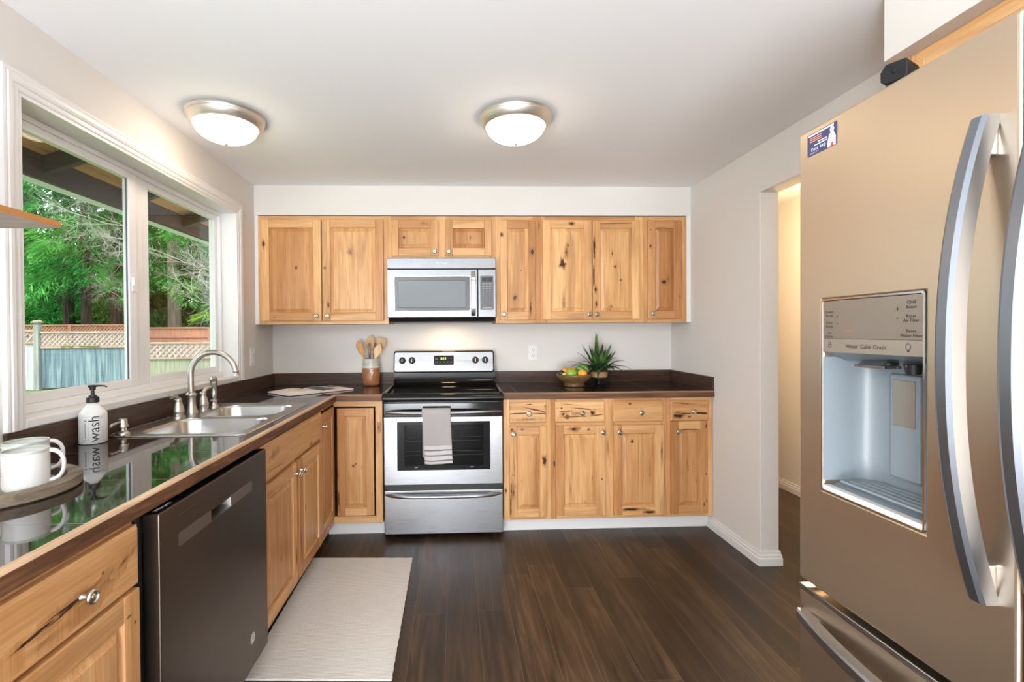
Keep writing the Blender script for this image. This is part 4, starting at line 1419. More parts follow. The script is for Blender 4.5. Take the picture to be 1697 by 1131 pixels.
mb.add([TG(p[0], 0.0055, p[1]) for p in pp] + [TG(p[0], 0.002, p[1]) for p in pp], [tuple(range(n))] + [(i, (i + 1) % n, n + (i + 1) % n, n + i) for i in range(n)])
dsp = mb.obj('clock_display', BLACKGL, bgd)
v, f = text_polys('8:11', 0.026)
mb = MB()
mb.add([TG(-0.082 + x, 0.0062, 1.109 + y) for x, y, z in v], f)
mb.obj('digits', emit('display_green', (0.45, 0.85, 0.15), 0.9), dsp)
mb = MB()
for i in range(5):
    mb.box(-0.142 + i * 0.0275, -0.127 + i * 0.0275, 0.0056, 0.0062, 1.0825, 1.0855, T=TG)
mb.box(-0.143, -0.128, 0.0056, 0.0062, 1.112, 1.115, T=TG)
mb.box(-0.143, -0.128, 0.0056, 0.0062, 1.103, 1.106, T=TG)
mb.box(-0.036, -0.018, 0.0056, 0.0062, 1.112, 1.114, T=TG)
mb.obj('key_lettering', INKG, dsp)
mb = MB()
v, f = text_polys('FRIGIDAIRE', 0.0115)
mb.add([TG(-0.082 + x, 0.0038, 1.036 + y) for x, y, z in v], f)
for kx in (-0.387, -0.315, 0.155, 0.228):
    mb.box(kx - 0.004, kx + 0.004, 0.0032, 0.0038, 1.047, 1.0485, T=TG)
mb.box(-0.352, -0.346, 0.0032, 0.0038, 1.140, 1.142, T=TG)
mb.box(0.188, 0.194, 0.0032, 0.0038, 1.142, 1.144, T=TG)
mb.obj('lettering', INKG, cp)
# oven door
WX0, WX1, WZa, WZb = -0.362, 0.219, 0.436, 0.740
mb = MB()
mb.plate_hole(RX0, RX1, 0.344, 0.773, WX0, WX1, WZa, WZb, -0.012, 0, TR)
od = mb.obj('oven_door', STEEL, rg, bevel=0.003)
mb = MB()
mb.box(RX0, RX1, -0.010, 0.001, 0.775, 0.860, T=TR)
mb.obj('door_top_band', BLACK, od, bevel=0.002)
mb = MB()
mb.plate_hole(WX0, WX1, WZa, WZb, WX0 + 0.042, WX1 - 0.040, WZa + 0.030, WZb - 0.018, -0.008, -0.001, TR)
mb.obj('window_surround', BLACKGL, od)
mb = MB()
mb.box(WX0 + 0.042, WX1 - 0.040, -0.006, -0.003, WZa + 0.030, WZb - 0.018, T=TR)
mb.obj('oven_window', OVENGLASS, od)
mb = MB()
for xx in (-0.245, 0.106):
    for j in range(5):
        mb.box(xx - 0.010 + j * 0.004, xx - 0.0078 + j * 0.004, -0.0012, -0.0004, WZa + 0.016, WZa + 0.0195, T=TR)
mb.obj('window_marks', INKW, od)
CAV = plain('oven_cavity', (0.030, 0.030, 0.032), 0.5)
mb = MB()
mb.add([(-0.38, -0.015, 0.40), (0.235, -0.015, 0.40), (0.235, -0.015, 0.76), (-0.38, -0.015, 0.76), (-0.36, -0.50, 0.41), (0.215, -0.50, 0.41), (0.215, -0.50, 0.75), (-0.36, -0.50, 0.75)],
       [(0, 1, 5, 4), (1, 2, 6, 5), (2, 3, 7, 6), (3, 0, 4, 7), (4, 5, 6, 7)], T=TR)
mb.obj('oven_cavity', CAV, rg)
for rz in (0.520, 0.612):
    mb = MB()
    for yy, zz in ((0.04, rz), (0.04, rz + 0.026), (0.46, rz)):
        mb.tube([(-0.352, RY + yy, zz), (0.207, RY + yy, zz)], 0.0028, 8)
    for i in range(14):
        xx = -0.33 + i * 0.0395
        mb.tube([(xx, RY + 0.04, rz), (xx, RY + 0.46, rz)], 0.0014, 6)
    mb.obj('oven_rack', CHROME, rg, smooth=True)


def bowed_handle(x0, x1, z, y_end, bow, r, name, parent):
    mb = MB()
    pts = []
    for i in range(33):
        t = -1 + 2 * i / 32
        pts.append(((x0 + x1) / 2 + (x1 - x0) / 2 * t, y_end - bow * (1 - abs(t) ** 4.5) - 0.010 * (1 - t * t), z))
    rad = [r * (0.55 + 0.45 * min(1, (1 - abs(-1 + 2 * i / 32)) * 9)) for i in range(33)]
    mb.tube(pts, rad, 14, flat=0.72)
    return mb.obj(name, HANDLE_ST, parent, smooth=True)


bowed_handle(-0.436, 0.290, 0.8045, RY + 0.006, 0.040, 0.0185, 'door_handle', od)
mb = MB()
mb.box(RX0, RX1, -0.02, 0, 0.032, 0.308, T=TR)
dr = mb.obj('warming_drawer', STEEL, rg, bevel=0.004)
bowed_handle(-0.437, 0.288, 0.283, RY + 0.006, 0.042, 0.0185, 'drawer_handle', dr)

# towel over the oven door handle
TOW = plain('towel_terry', (0.40, 0.375, 0.375), 0.95, bump=0.9, bscale=520)
TOWL = plain('towel_band', (0.55, 0.53, 0.525), 0.95, bump=0.4, bscale=420)
TOWD = plain('towel_stripe', (0.16, 0.15, 0.155), 0.95)
mb = MB()
NX, prof_t = 16, []
yh, zh = RY - 0.044, 0.8045
for i in range(8):          # back drop, between the handle and the door
    prof_t.append((RY - 0.0095, 0.52 + (zh - 0.52) * i / 7))
for i in range(1, 8):
    a = PI * i / 8
    prof_t.append((yh + 0.006 + 0.0285 * math.cos(a), zh + 0.012 + 0.017 * math.sin(a)))
nf = 40
for i in range(nf + 1):
    prof_t.append((yh - 0.023 - 0.003 * math.sin(i * 0.16), zh + 0.008 - (zh + 0.008 - 0.494) * i / nf))
rings = []
for j in range(NX + 1):
    t = j / NX
    row = []
    for i, (yy, zz) in enumerate(prof_t):
        dn = max(0, (zh - zz) / 0.31) if i > 14 else 0
        xw = -0.2045 + 0.0165 * dn + (0.177 - 0.006 * dn) * t
        wob = 0.004 * math.sin(t * 7.0 + 0.6) * dn + 0.002 * math.sin(t * 15 + zz * 9) * dn
        row.append((xw, yy - wob if i > 14 else yy, zz - 0.004 * dn * math.sin(t * 4.2)))
    rings.append(row)
nr = len(prof_t)
V = [p for r in rings for p in r]
F, M = [], []
for j in range(NX):
    for i in range(nr - 1):
        F.append((j * nr + i, j * nr + i + 1, (j + 1) * nr + i + 1, (j + 1) * nr + i))
        zz = (prof_t[i][1] + prof_t[i + 1][1]) / 2
        mt = 0
        if i > 14 and zz < 0.607:
            mt = 1
            if any(abs(zz - s_) < 0.0038 for s_ in (0.580, 0.543, 0.513)):
                mt = 2
        M.append(mt)
mb.add(V, F, M, 1.0)
tw = mb.obj('hand_towel', [TOW, TOWL, TOWD], smooth=True, origin=(-0.11, yh, zh), angle=80)
md = tw.modifiers.new('thickness', 'SOLIDIFY')
md.thickness = 0.0035
md.offset = 0
tag(tw, 'grey hand towel with a striped pale end hanging on the oven handle', 'towel')

# ================================================================== MICROWAVE
MY = 3.360
mw = thing('microwave', 'stainless over-the-range microwave mounted under the short cabinet', 'microwave', (-0.084, 3.55, 1.38))
TM = T_back(MY)
MX0, MX1 = -0.461, 0.2905
mb = MB()
mb.box(MX0 + 0.004, MX1 - 0.004, MY + 0.03, YB - 0.001, 1.384, 1.8165)
mb.obj('body', BLACKMAT, mw)
mb = MB()
mb.prism([(MY + 0.03, 1.406), (MY + 0.004, 1.406), (MY + 0.03, 1.380), (MY + 0.2, 1.372), (YB - 0.02, 1.378), (YB - 0.02, 1.384), (MY + 0.03, 1.384)], MX0 + 0.01, MX1 - 0.01, 'x')
mb.obj('vent_underside', BLACKMAT, mw)
mb = MB()
mb.box(MX0, MX1, -0.03, 0, 1.7445, 1.8175, T=TM)
vp = mb.obj('vent_panel', STEEL_MW, mw, bevel=0.003)
v, f = text_polys('Whirlpool', 0.020)
mb = MB()
mb.add([(-0.082 + x, MY - 0.0008, 1.783 + y) for x, y, z in v], f)
mb.obj('lettering', INKW, vp)
mb = MB()
mb.plate_hole(MX0, 0.1615, 1.4075, 1.7415, -0.409, 0.108, 1.4545, 1.6925, -0.03, 0, TM)
mdoor = mb.obj('door', STEEL_MW, mw, bevel=0.004)
MWG = plain('microwave_glass', (0.075, 0.092, 0.10), 0.12, ior=1.6)  # grey-blue of the reflected room put into the glass colour
MWB = plain('microwave_bezel', (0.030, 0.030, 0.032), 0.18, ior=1.6)
mb = MB()
mb.plate_hole(-0.409, 0.108, 1.4545, 1.6925, -0.385, 0.079, 1.477, 1.6605, -0.012, -0.002, TM)
mb.obj('window_bezel', MWB, mdoor, bevel=0.002)
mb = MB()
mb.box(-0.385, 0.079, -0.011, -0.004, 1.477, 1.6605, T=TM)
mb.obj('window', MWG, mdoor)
mb = MB()
fo, fi = rrect(-0.4135, 0.1125, 1.450, 1.697, 0.010, 4), rrect(-0.409, 0.108, 1.4545, 1.6925, 0.008, 4)
V, F = curve_polys([fo, fi])
mb.add([(x, MY - 0.0012, y) for x, y, z in V], F)
mb.obj('window_trim', CHROME, mdoor)
mb = MB()
rings = []
for i in range(17):
    t = -1 + 2 * i / 16
    zz = 1.572 + 0.155 * t
    out = 0.004 + 0.030 * (1 - abs(t) ** 5)
    rings.append([(0.117, MY - out + 0.008, zz), (0.119, MY - out, zz), (0.146, MY - out, zz), (0.148, MY - out + 0.008, zz), (0.146, MY - out + 0.012, zz), (0.119, MY - out + 0.012, zz)])
mb.loft(rings)
mb.obj('handle', CHROME, mdoor, smooth=True, angle=30)
mb = MB()
mb.box(0.1645, MX1, -0.03, 0, 1.4075, 1.7415, T=TM)
cpn = mb.obj('control_panel', STEEL_MW, mw, bevel=0.004)
KEYP = plain('keypad_grey', (0.085, 0.085, 0.095), 0.25)
mb = MB()
pp = rrect(0.1805, 0.2725, 1.459, 1.695, 0.006, 4)
n = len(pp)
mb.add([(p[0], MY - 0.0015, p[1]) for p in pp] + [(p[0], MY + 0.001, p[1]) for p in pp], [tuple(range(n))] + [(i, (i + 1) % n, n + (i + 1) % n, n + i) for i in range(n)])
kp = mb.obj('keypad', KEYP, cpn)
mb = MB()
mb.box(0.193, 0.262, 0.0016, 0.0022, 1.6535, 1.683, T=TM)
dsp2 = mb.obj('display', BLACKGL, kp)
mb = MB()
v, f = text_polys(':', 0.02)
mb.add([(0.2275 + x, MY - 0.003, 1.668 + y) for x, y, z in v], f)
mb.obj('digits', INKW, dsp2)
mb = MB()
for i, r_ in enumerate(range(9)):
    zz = 1.638 - r_ * 0.0165
    if r_ in (0, 1, 2):
        for k_ in range(3):
            mb.box(0.1955 + k_ * 0.023, 0.210 + k_ * 0.023, 0.0016, 0.0020, zz, zz + 0.0022, T=TM)
    else:
        for k_ in range(3):
            v, f = text_polys('123456789 0 '[((r_ - 3) * 3 + k_) % 12] or '0', 0.010) if r_ < 7 else text_polys('-', 0.010)
            if v:
                mb.add([(0.2025 + k_ * 0.023 + x, MY - 0.0021, zz + y) for x, y, z in v], f)
mb.box(0.196, 0.262, 0.0016, 0.0020, 1.470, 1.474, T=TM)
mb.obj('key_lettering', plain('key_print', (0.45, 0.45, 0.47), 0.5), kp)

# ================================================================== REFRIGERATOR
XF = 0.820
fr = thing('refrigerator', 'brushed stainless French-door refrigerator with water and ice dispenser', 'refrigerator', (1.25, 0.672, 0))
TF = T_right(XF)
mb = MB()
mb.box(0.942, 1.655, 0.222, 1.123, 0.03, 1.752)
for yy in (0.27, 1.07):
    for xx in (1.0, 1.6):
        mb.lathe([(0.022, 0), (0.022, 0.03)], (xx, yy, 0), 12)
mb.obj('cabinet_body', plain('fridge_side', (0.20, 0.20, 0.205), 0.45), fr)
Q0, Q1, QZ0, QZ1 = 0.818, 1.053, 0.9485, 1.3705
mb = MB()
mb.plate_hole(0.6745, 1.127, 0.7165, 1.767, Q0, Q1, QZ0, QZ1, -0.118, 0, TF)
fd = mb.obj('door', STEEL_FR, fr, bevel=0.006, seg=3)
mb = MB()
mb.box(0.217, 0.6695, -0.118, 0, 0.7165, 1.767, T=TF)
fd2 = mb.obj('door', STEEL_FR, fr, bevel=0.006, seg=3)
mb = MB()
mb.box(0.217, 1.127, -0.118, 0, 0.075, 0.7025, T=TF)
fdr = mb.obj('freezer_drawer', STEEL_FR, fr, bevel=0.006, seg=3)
mb = MB()
mb.box(0.219, 1.125, -0.060, 0.0012, 0.690, 0.7035, T=TF)
mb.obj('drawer_lip', CHROME, fdr, bevel=0.002)
mb = MB()
mb.box(0.23, 1.11, -0.13, -0.05, 0.02, 0.07, T=TF)
mb.obj('kick_plate', BLACKMAT, fr)


def fridge_handle(ya, yb, z0, z1, parent):
    mb = MB()
    rings = []
    for i in range(29):
        t = -1 + 2 * i / 28
        out = 0.022 + 0.056 * (1 - abs(t) ** 2.2)
        zz = (z0 + z1) / 2 + (z1 - z0) / 2 * t
        th = 0.026
        rings.append([(XF - out + 0.005, yb, zz), (XF - out, yb - 0.007, zz), (XF - out, ya + 0.006, zz), (XF - out + 0.004, ya, zz), (XF - out + th, ya, zz), (XF - out + th, yb, zz)])
    mb.loft(rings)
    h = mb.obj('handle', HANDLE_FR, parent, smooth=True, angle=30)
    mb = MB()
    for zz in (z0 + 0.03, z1 - 0.03):
        mb.box(XF - 0.014, XF + 0.002, ya + 0.003, yb - 0.003, zz - 0.03, zz + 0.03)
    mb.obj('handle_mount', HANDLE_ST, h, bevel=0.003)


fridge_handle(0.702, 0.729, 0.885, 1.628, fd)
fridge_handle(0.615, 0.642, 0.885, 1.628, fd2)
mb = MB()
rings = []
for i in range(29):
    t = -1 + 2 * i / 28
    out = 0.018 + 0.040 * (1 - abs(t) ** 3)
    yy = 0.672 + 0.435 * t
    rings.append([(XF - out, yy, 0.626), (XF - out - 0.003, yy, 0.632), (XF - out - 0.003, yy, 0.647), (XF - out, yy, 0.652), (XF - out + 0.022, yy, 0.652), (XF - out + 0.022, yy, 0.626)])
mb.loft(rings)
for yy in (0.262, 1.082):
    mb.box(XF - 0.012, XF + 0.002, yy - 0.022, yy + 0.022, 0.629, 0.649)
mb.obj('handle', HANDLE_ST, fdr, smooth=True, angle=30)
# dispenser
mb = MB()
fo, fi = rrect(Q0 - 0.0025, Q1 + 0.0025, QZ0 - 0.0025, QZ1 + 0.0025, 0.006, 4), rrect(Q0 + 0.0015, Q1 - 0.0015, QZ0 + 0.0015, QZ1 - 0.0015, 0.005, 4)
V, F = curve_polys([fo, fi])
mb.add([(XF - 0.0015, x, y) for x, y, z in V], F)
dsr = mb.obj('dispenser', CHROME, fd)
mb = MB()
mb.box(Q0 + 0.0015, Q1 - 0.0015, -0.02, 0.0005, 1.2855, QZ1 - 0.003, 0, T=TF)
mb.box(Q0 + 0.0015, Q1 - 0.0015, -0.02, 0.0007, 1.2560, 1.2852, 1, T=TF)
mb.obj('dispenser_panel', [GREYPL2, GREYPL3], fd, bevel=0.0008)
mb = MB()


def fr_text(txt, yc, zc, size, mt=0):
    v, f = text_polys(txt, size)
    t_ = MB()
    t_.add([(XF - 0.0012, yc - x, zc + y) for x, y, z in v], f, mt)      # the front faces -X: text runs towards -Y
    t_.obj('lettering', INK, fd)


for txt, yc, zc, sz in (('Chill', 0.842, 1.354, 0.0095), ('Boost', 0.842, 1.3455, 0.0085), ('Reset', 0.842, 1.329, 0.0085), ('Air Filter', 0.842, 1.321, 0.0085), ('Reset', 0.842, 1.302, 0.0085), ('Water Filter', 0.842, 1.2935, 0.0085),
                        ('+', 0.869, 1.342, 0.016), ('-', 0.869, 1.327, 0.018), ('+', 1.010, 1.332, 0.013), ('-', 1.010, 1.3195, 0.016),
                        ('Freeze', 1.032, 1.344, 0.0085), ('Boost', 1.032, 1.336, 0.0085), ('Door', 1.032, 1.320, 0.0085), ('Alarm', 1.032, 1.312, 0.0085), ('Ice', 1.032, 1.2985, 0.0085), ('Maker', 1.032, 1.2905, 0.0085),
                        ('Water', 0.9725, 1.2705, 0.0115), ('Cube', 0.9385, 1.2705, 0.0115), ('Crush', 0.907, 1.2705, 0.0115)):
    fr_text(txt, yc, zc, sz)
# padlock and bulb pictograms
for a, b, c_, d_ in ((1.0265, 1.0350, 1.267, 1.268), (1.0265, 1.0350, 1.2725, 1.2735), (1.0265, 1.0273, 1.267, 1.2735), (1.0342, 1.0350, 1.267, 1.2735), (1.0280, 1.0287, 1.2735, 1.278), (1.0328, 1.0335, 1.2735, 1.278), (1.0280, 1.0335, 1.2775, 1.2783)):
    mb.box(a, b, 0.0009, 0.0013, c_, d_, T=TF)
ring_o = [(0.8475 + 0.0055 * math.cos(2 * PI * i / 24), 1.2735 + 0.006 * math.sin(2 * PI * i / 24)) for i in range(24)]
ring_i = [(0.8475 + 0.0046 * math.cos(2 * PI * i / 24), 1.2735 + 0.0051 * math.sin(2 * PI * i / 24)) for i in range(24)]
mb.obj('lock_symbol', INK, fd)
mb = MB()
V, F = curve_polys([ring_o, ring_i])
mb.add([(XF - 0.0012, x, y) for x, y, z in V], F)
mb.box(0.8455, 0.8495, 0.0009, 0.0013, 1.264, 1.267, T=TF)
mb.obj('bulb_symbol', INK, fd)
mb = MB()
mb.box(0.972, 0.986, 0.0007, 0.0011, 1.3035, 1.3045, 0, T=TF)
mb.box(0.970, 0.988, 0.0007, 0.0011, 1.3005, 1.3015, 0, T=TF)
mb.obj('indicator', plain('red_indicator', (0.55, 0.16, 0.12), 0.5), fd)
# recess: plan curve swept vertically
CD = 0.108
plan = [(Q1 - 0.001, 0.0), (Q1 - 0.001, 0.055)]
for i in range(7):
    a = math.radians(90 * i / 6)
    plan.append((Q1 - 0.041 + 0.040 * math.cos(a), 0.068 + 0.040 * math.sin(a)))
plan += [(Q0 + 0.012, CD), (Q0 + 0.004, CD - 0.01), (Q0 + 0.001, 0.0)]
mb = MB()
mb.loft([[(XF + d, y, z) for y, d in plan] for z in (0.970, 1.245)], cap=False, closed=False)
# sloping floor and ceiling of the recess
npl = len(plan)
mb.add([(XF + d, y, 0.9515 + (0.021 if d > 0.02 else 0.0)) for y, d in plan], [tuple(range(npl))])
mb.add([(XF + d, y, 1.256 - (0.020 if d > 0.02 else 0.0)) for y, d in plan], [tuple(range(npl))])
mb.obj('dispenser_recess', GREYPL, fd, smooth=True, angle=40)
mb = MB()
for i in range(5):
    dd_ = 0.022 + i * 0.017
    mb.box(Q0 + 0.012, Q1 - 0.022 - i * 0.006, -dd_ - 0.006, -dd_, 0.971, 0.976, T=TF)
mb.box(Q0 + 0.002, Q1 - 0.002, -0.016, 0.0008, 0.950, 0.961, 1, T=TF)
mb.obj('drip_tray', [GREYPL, plain('tray_lip', (0.62, 0.60, 0.57), 0.35)], fd, bevel=0.0015)
mb = MB()
mb.box(0.935, 1.012, -0.070, -0.034, 1.2255, 1.2315, T=TF)
mb.prism([(XF + 0.034, 1.2315), (XF + 0.075, 1.2315), (XF + 0.075, 1.243), (XF + 0.050, 1.243)], 0.945, 1.0, 'y')
mb.obj('ice_chute', CHROME, fd, bevel=0.001)
mb = MB()
mb.lathe([(0.012, 1.216), (0.016, 1.236)], (XF + 0.085, 0.925, 0), 16)
mb.obj('water_nozzle', BLACKMAT, fd, smooth=True, angle=40)
mb = MB()
mb.box(0.925, 0.993, -0.1075, -0.098, 0.995, 1.212, T=TF)
pd_ = mb.obj('dispenser_paddle', GREYPL, fd, bevel=0.004)
mb = MB()
mb.box(0.934, 0.984, -0.0985, -0.0965, 1.105, 1.200, T=TF)
mb.obj('paddle_plate', GREYPL2, pd_, bevel=0.0015)

# magnet on the fridge door
mg = thing('fridge_magnet', 'small navy blue advertising card magnet on the refrigerator door', 'magnet', (XF - 0.001, 1.056, 1.728))
NAVY = plain('magnet_navy', (0.022, 0.030, 0.11), 0.35)
ORNG = plain('magnet_orange', (0.75, 0.30, 0.12), 0.45)
SKIN = plain('magnet_skin', (0.70, 0.42, 0.34), 0.45)
LIGHT = plain('magnet_white', (0.78, 0.80, 0.86), 0.45)
REDM = plain('magnet_red', (0.60, 0.04, 0.06), 0.45)
mb = MB()
mb.box(1.0138, 1.0980, 0.0, 0.0012, 1.7035, 1.7525, T=TF)
mc = mb.obj('card', NAVY, mg)
mb = MB()


def card_text(txt, y_left, zc, size, mt):
    v, f = text_polys(txt, size, 'LEFT')
    mb.add([(XF - 0.0016, y_left - x, zc + y) for x, y, z in v], f, mt)


mb.box(1.0200, 1.0955, 0.0013, 0.0016, 1.7470, 1.7505, 0, T=TF)
for i in range(3):
    mb.box(1.055, 1.0895, 0.0013, 0.0016, 1.7415 - i * 0.0042, 1.7432 - i * 0.0042, 1, T=TF)
mb.box(1.040, 1.066, 0.0013, 0.0016, 1.7275, 1.7295, 0, T=TF)
mb.box(1.040, 1.077, 0.0013, 0.0016, 1.7225, 1.7245, 0, T=TF)
card_text('exp', 1.0600, 1.7160, 0.012, 0)
card_text('Dent', 1.0860, 1.7155, 0.010, 0)
card_text('R E A L T Y', 1.0900, 1.7075, 0.0055, 0)
mb.obj('print', [LIGHT, ORNG], mc)
mb = MB()
body = [(1.038, 1.7036), (1.0145, 1.7036), (1.0145, 1.722), (1.018, 1.730), (1.021, 1.734), (1.0185, 1.740), (1.0215, 1.746), (1.028, 1.746), (1.031, 1.740), (1.0285, 1.734), (1.0335, 1.729), (1.037, 1.717)]
mb.add([(XF - 0.0015, a, b) for a, b in body], [tuple(range(len(body)))], 0)
face = [(1.0248 + 0.0042 * math.cos(2 * PI * i / 16), 1.7395 + 0.0052 * math.sin(2 * PI * i / 16)) for i in range(16)]
mb.add([(XF - 0.0017, a, b) for a, b in face], [tuple(range(16))], 1)
arm = [(1.033, 1.715), (1.030, 1.728), (1.0265, 1.7285), (1.0285, 1.7135)]
mb.add([(XF - 0.0017, a, b) for a, b in arm], [(0, 1, 2, 3)], 1)
tie = [(1.030, 1.7036), (1.020, 1.7036), (1.021, 1.711), (1.026, 1.713)]
mb.add([(XF - 0.0017, a, b) for a, b in tie], [(0, 1, 2, 3)], 2)
mb.obj('portrait', [LIGHT, SKIN, REDM], mc)

# small camera standing on the fridge
cmr = thing('security_camera', 'small black camera standing on top of the refrigerator', 'camera', (0.85, 0.885, 1.767))
ang = math.radians(-28)


def TC(u, w_, z):      # w towards the room, u sideways
    c, s = math.cos(ang), math.sin(ang)
    u, w_, z = u * 0.78, w_ * 0.82, 1.767 + (z - 1.767) * 0.84
    return (0.836 - w_ * c - u * s * -1, 0.890 + u * c - w_ * s * -1, z)


mb = MB()
pr = [(-0.026, 1.778), (-0.020, 1.7705), (0.020, 1.7705), (0.028, 1.780), (0.028, 1.800), (0.018, 1.815), (-0.022, 1.815), (-0.026, 1.808)]
rings = [[TC(u * k_, w_, 1.793 + (z - 1.793) * k_) for u, z in pr] for w_, k_ in ((-0.052, 0.9), (-0.048, 1.0), (0.010, 1.0), (0.013, 0.94))]
mb.loft(rings)
cb_ = mb.obj('housing', plain('camera_black', (0.006, 0.006, 0.007), 0.5, spec=0.25), cmr, bevel=0.002)
mb = MB()
mb.loft([[TC(r * math.cos(2 * PI * i / 16), w_, 1.795 + r * math.sin(2 * PI * i / 16)) for i in range(16)] for r, w_ in ((0.006, 0.0125), (0.006, 0.0145), (0.003, 0.015))])
mb.obj('lens', BLACKGL, cb_)
mb = MB()
mb.box(-0.018, 0.018, -0.045, 0.008, 1.767, 1.7715, T=TC)
mb.obj('foot', BLACKMAT, cmr)

# cabinet above the refrigerator
oc = thing('wall_cabinet', 'hickory cabinet hung under the boxed soffit above the refrigerator', 'cabinet', (1.5, 0.75, 1.80))
TO = T_right(1.372)
face_frame(TO, oc, [(0.14, 0.18), (0.74, 0.80), (1.395, 1.435)], [(0.18, 0.74, 2.070, ZS - 0.001), (0.80, 1.395, 2.070, ZS - 0.001), (0.18, 0.74, 1.80, 1.835), (0.80, 1.395, 1.80, 1.835)], 1.80, ZS - 0.001, 2)
carcass(TO, oc, 0.14, 1.435, 1.80, ZS - 0.001, XR - 1.372 - 0.001, mat=0)
panel_door(T_right(1.3715), 0.165, 0.755, 1.822, 2.086, oc, 2, (0.73, 1.85))
panel_door(T_right(1.3715), 0.785, 1.41, 1.822, 2.086, oc, 2, (0.81, 1.85))

# ================================================================== CEILING LIGHTS
BOWL = emit('lit_frosted_glass', (1.0, 0.82, 0.63), 9.5)
for (lx, ly, lab) in ((-1.062, 2.325, 'round flush ceiling light with frosted bowl nearest the window wall'), (0.296, 2.300, 'round flush ceiling light with frosted bowl at the middle of the ceiling')):
    t = thing('ceiling_light', lab, 'ceiling light', (lx, ly, ZC), 'flush ceiling lights')
    mb = MB()
    mb.lathe([(0.001, ZC - 0.0005), (0.172, ZC - 0.0005), (0.173, ZC - 0.006), (0.168, ZC - 0.011), (0.166, ZC - 0.016), (0.169, ZC - 0.021), (0.165, ZC - 0.030), (0.153, ZC - 0.044), (0.145, ZC - 0.052), (0.141, ZC - 0.053), (0.139, ZC - 0.046), (0.001, ZC - 0.044)], (lx, ly, 0), 56)
    mb.obj('metal_ring', plain('lamp_nickel', (0.74, 0.71, 0.67), 0.42, 1.0) if 'lamp_nickel' not in MATS else MATS['lamp_nickel'], t, smooth=True, angle=45)
    mb = MB()
    pr = [(0.1385, ZC - 0.047)]
    for i in range(1, 15):
        a = PI / 2 * i / 14
        pr.append((0.1375 * math.cos(a) ** 0.85 if i < 14 else 0.001, ZC - 0.047 - 0.074 * math.sin(a)))
    mb.lathe(pr, (lx, ly, 0), 48)
    mb.obj('glass_bowl', BOWL, t, smooth=True, angle=80)
    mb = MB()
    mb.lathe([(0.001, ZC - 0.117), (0.010, ZC - 0.118), (0.0115, ZC - 0.123), (0.009, ZC - 0.127), (0.009, ZC - 0.132), (0.006, ZC - 0.137), (0.001, ZC - 0.139)], (lx, ly, 0), 18)
    mb.obj('finial', MATS['lamp_nickel'], t, smooth=True, angle=50)

# ================================================================== OUTLET AND SWITCH PLATES
ot = thing('wall_outlet', 'white duplex outlet on the back wall between range and fern', 'outlet', (0.606, YB, 1.144))
TB0 = T_back(YB)
mb = MB()
mb.box(0.569, 0.643, 0, 0.005, 1.085, 1.203, T=TB0)
pl_ = mb.obj('plate', PLASTIC, ot, bevel=0.002)
for zz in (1.122, 1.166):
    mb = MB()
    pp = rrect(0.590, 0.622, zz - 0.0155, zz + 0.0155, 0.008, 4)
    n = len(pp)
    mb.add([(p[0], YB - 0.0068, p[1]) for p in pp] + [(p[0], YB - 0.004, p[1]) for p in pp], [tuple(range(n))] + [(i, (i + 1) % n, n + (i + 1) % n, n + i) for i in range(n)])
    mb.box(0.5990, 0.6012, 0.0068, 0.0072, zz, zz + 0.009, 1, T=TB0)
    mb.box(0.6110, 0.6130, 0.0068, 0.0072, zz + 0.001, zz + 0.008, 1, T=TB0)
    mb.box(0.6040, 0.6080, 0.0068, 0.0072, zz - 0.010, zz - 0.006, 1, T=TB0)
    mb.obj('socket', [PLASTIC, INK], pl_)
st_ = thing('wall_switch', 'white rocker switch plate on the left wall by the window casing', 'switch', (XL, 3.346, 1.144))
TS = T_left(XL)
mb = MB()
mb.box(3.309, 3.383, 0, 0.005, 1.085, 1.205, T=TS)
pl_ = mb.obj('plate', PLASTIC, st_, bevel=0.002)
mb = MB()
mb.prism([(XL + 0.005, 1.111), (XL + 0.008, 1.112), (XL + 0.0055, 1.146), (XL + 0.008, 1.178), (XL + 0.005, 1.179)], 3.329, 3.363, 'y')
mb.obj('rocker', PLASTIC, pl_)

# ================================================================== SMALL THINGS ON THE LEFT COUNTER
# soap bottle
bx, by, br = -1.309, 1.803, 0.0425
bt = thing('soap_bottle', 'white hand-wash bottle with black pump beside the sink', 'bottle', (bx, by, CT))
BOT = plain('bottle_white', (0.80, 0.80, 0.79), 0.28)
mb = MB()
mb.lathe([(0.001, CT + 0.0005), (br - 0.004, CT + 0.0005), (br, CT + 0.004), (br, CT + 0.105), (br - 0.0015, CT + 0.110), (br - 0.010, CT + 0.120), (0.021, CT + 0.137), (0.0145, CT + 0.142), (0.0145, CT + 0.147), (0.001, CT + 0.147)], (bx, by, 0), 44)
bb = mb.obj('bottle', BOT, bt, smooth=True, angle=50)
fa = math.atan2(0 - by, 0 - bx)      # direction of the room side


def on_bottle(ux, z, lift=0.0004):
    a = fa + ux / br
    return (bx + (br + lift) * math.cos(a), by + (br + lift) * math.sin(a), CT + z)


def wrap_quad(mb, u0, u1, z0, z1, mt=0, n=10):
    V = [on_bottle(u0 + (u1 - u0) * i / n, z) for z in (z0, z1) for i in range(n + 1)]
    mb.add(V, [(i, i + 1, n + 2 + i, n + 1 + i) for i in range(n)], mt)


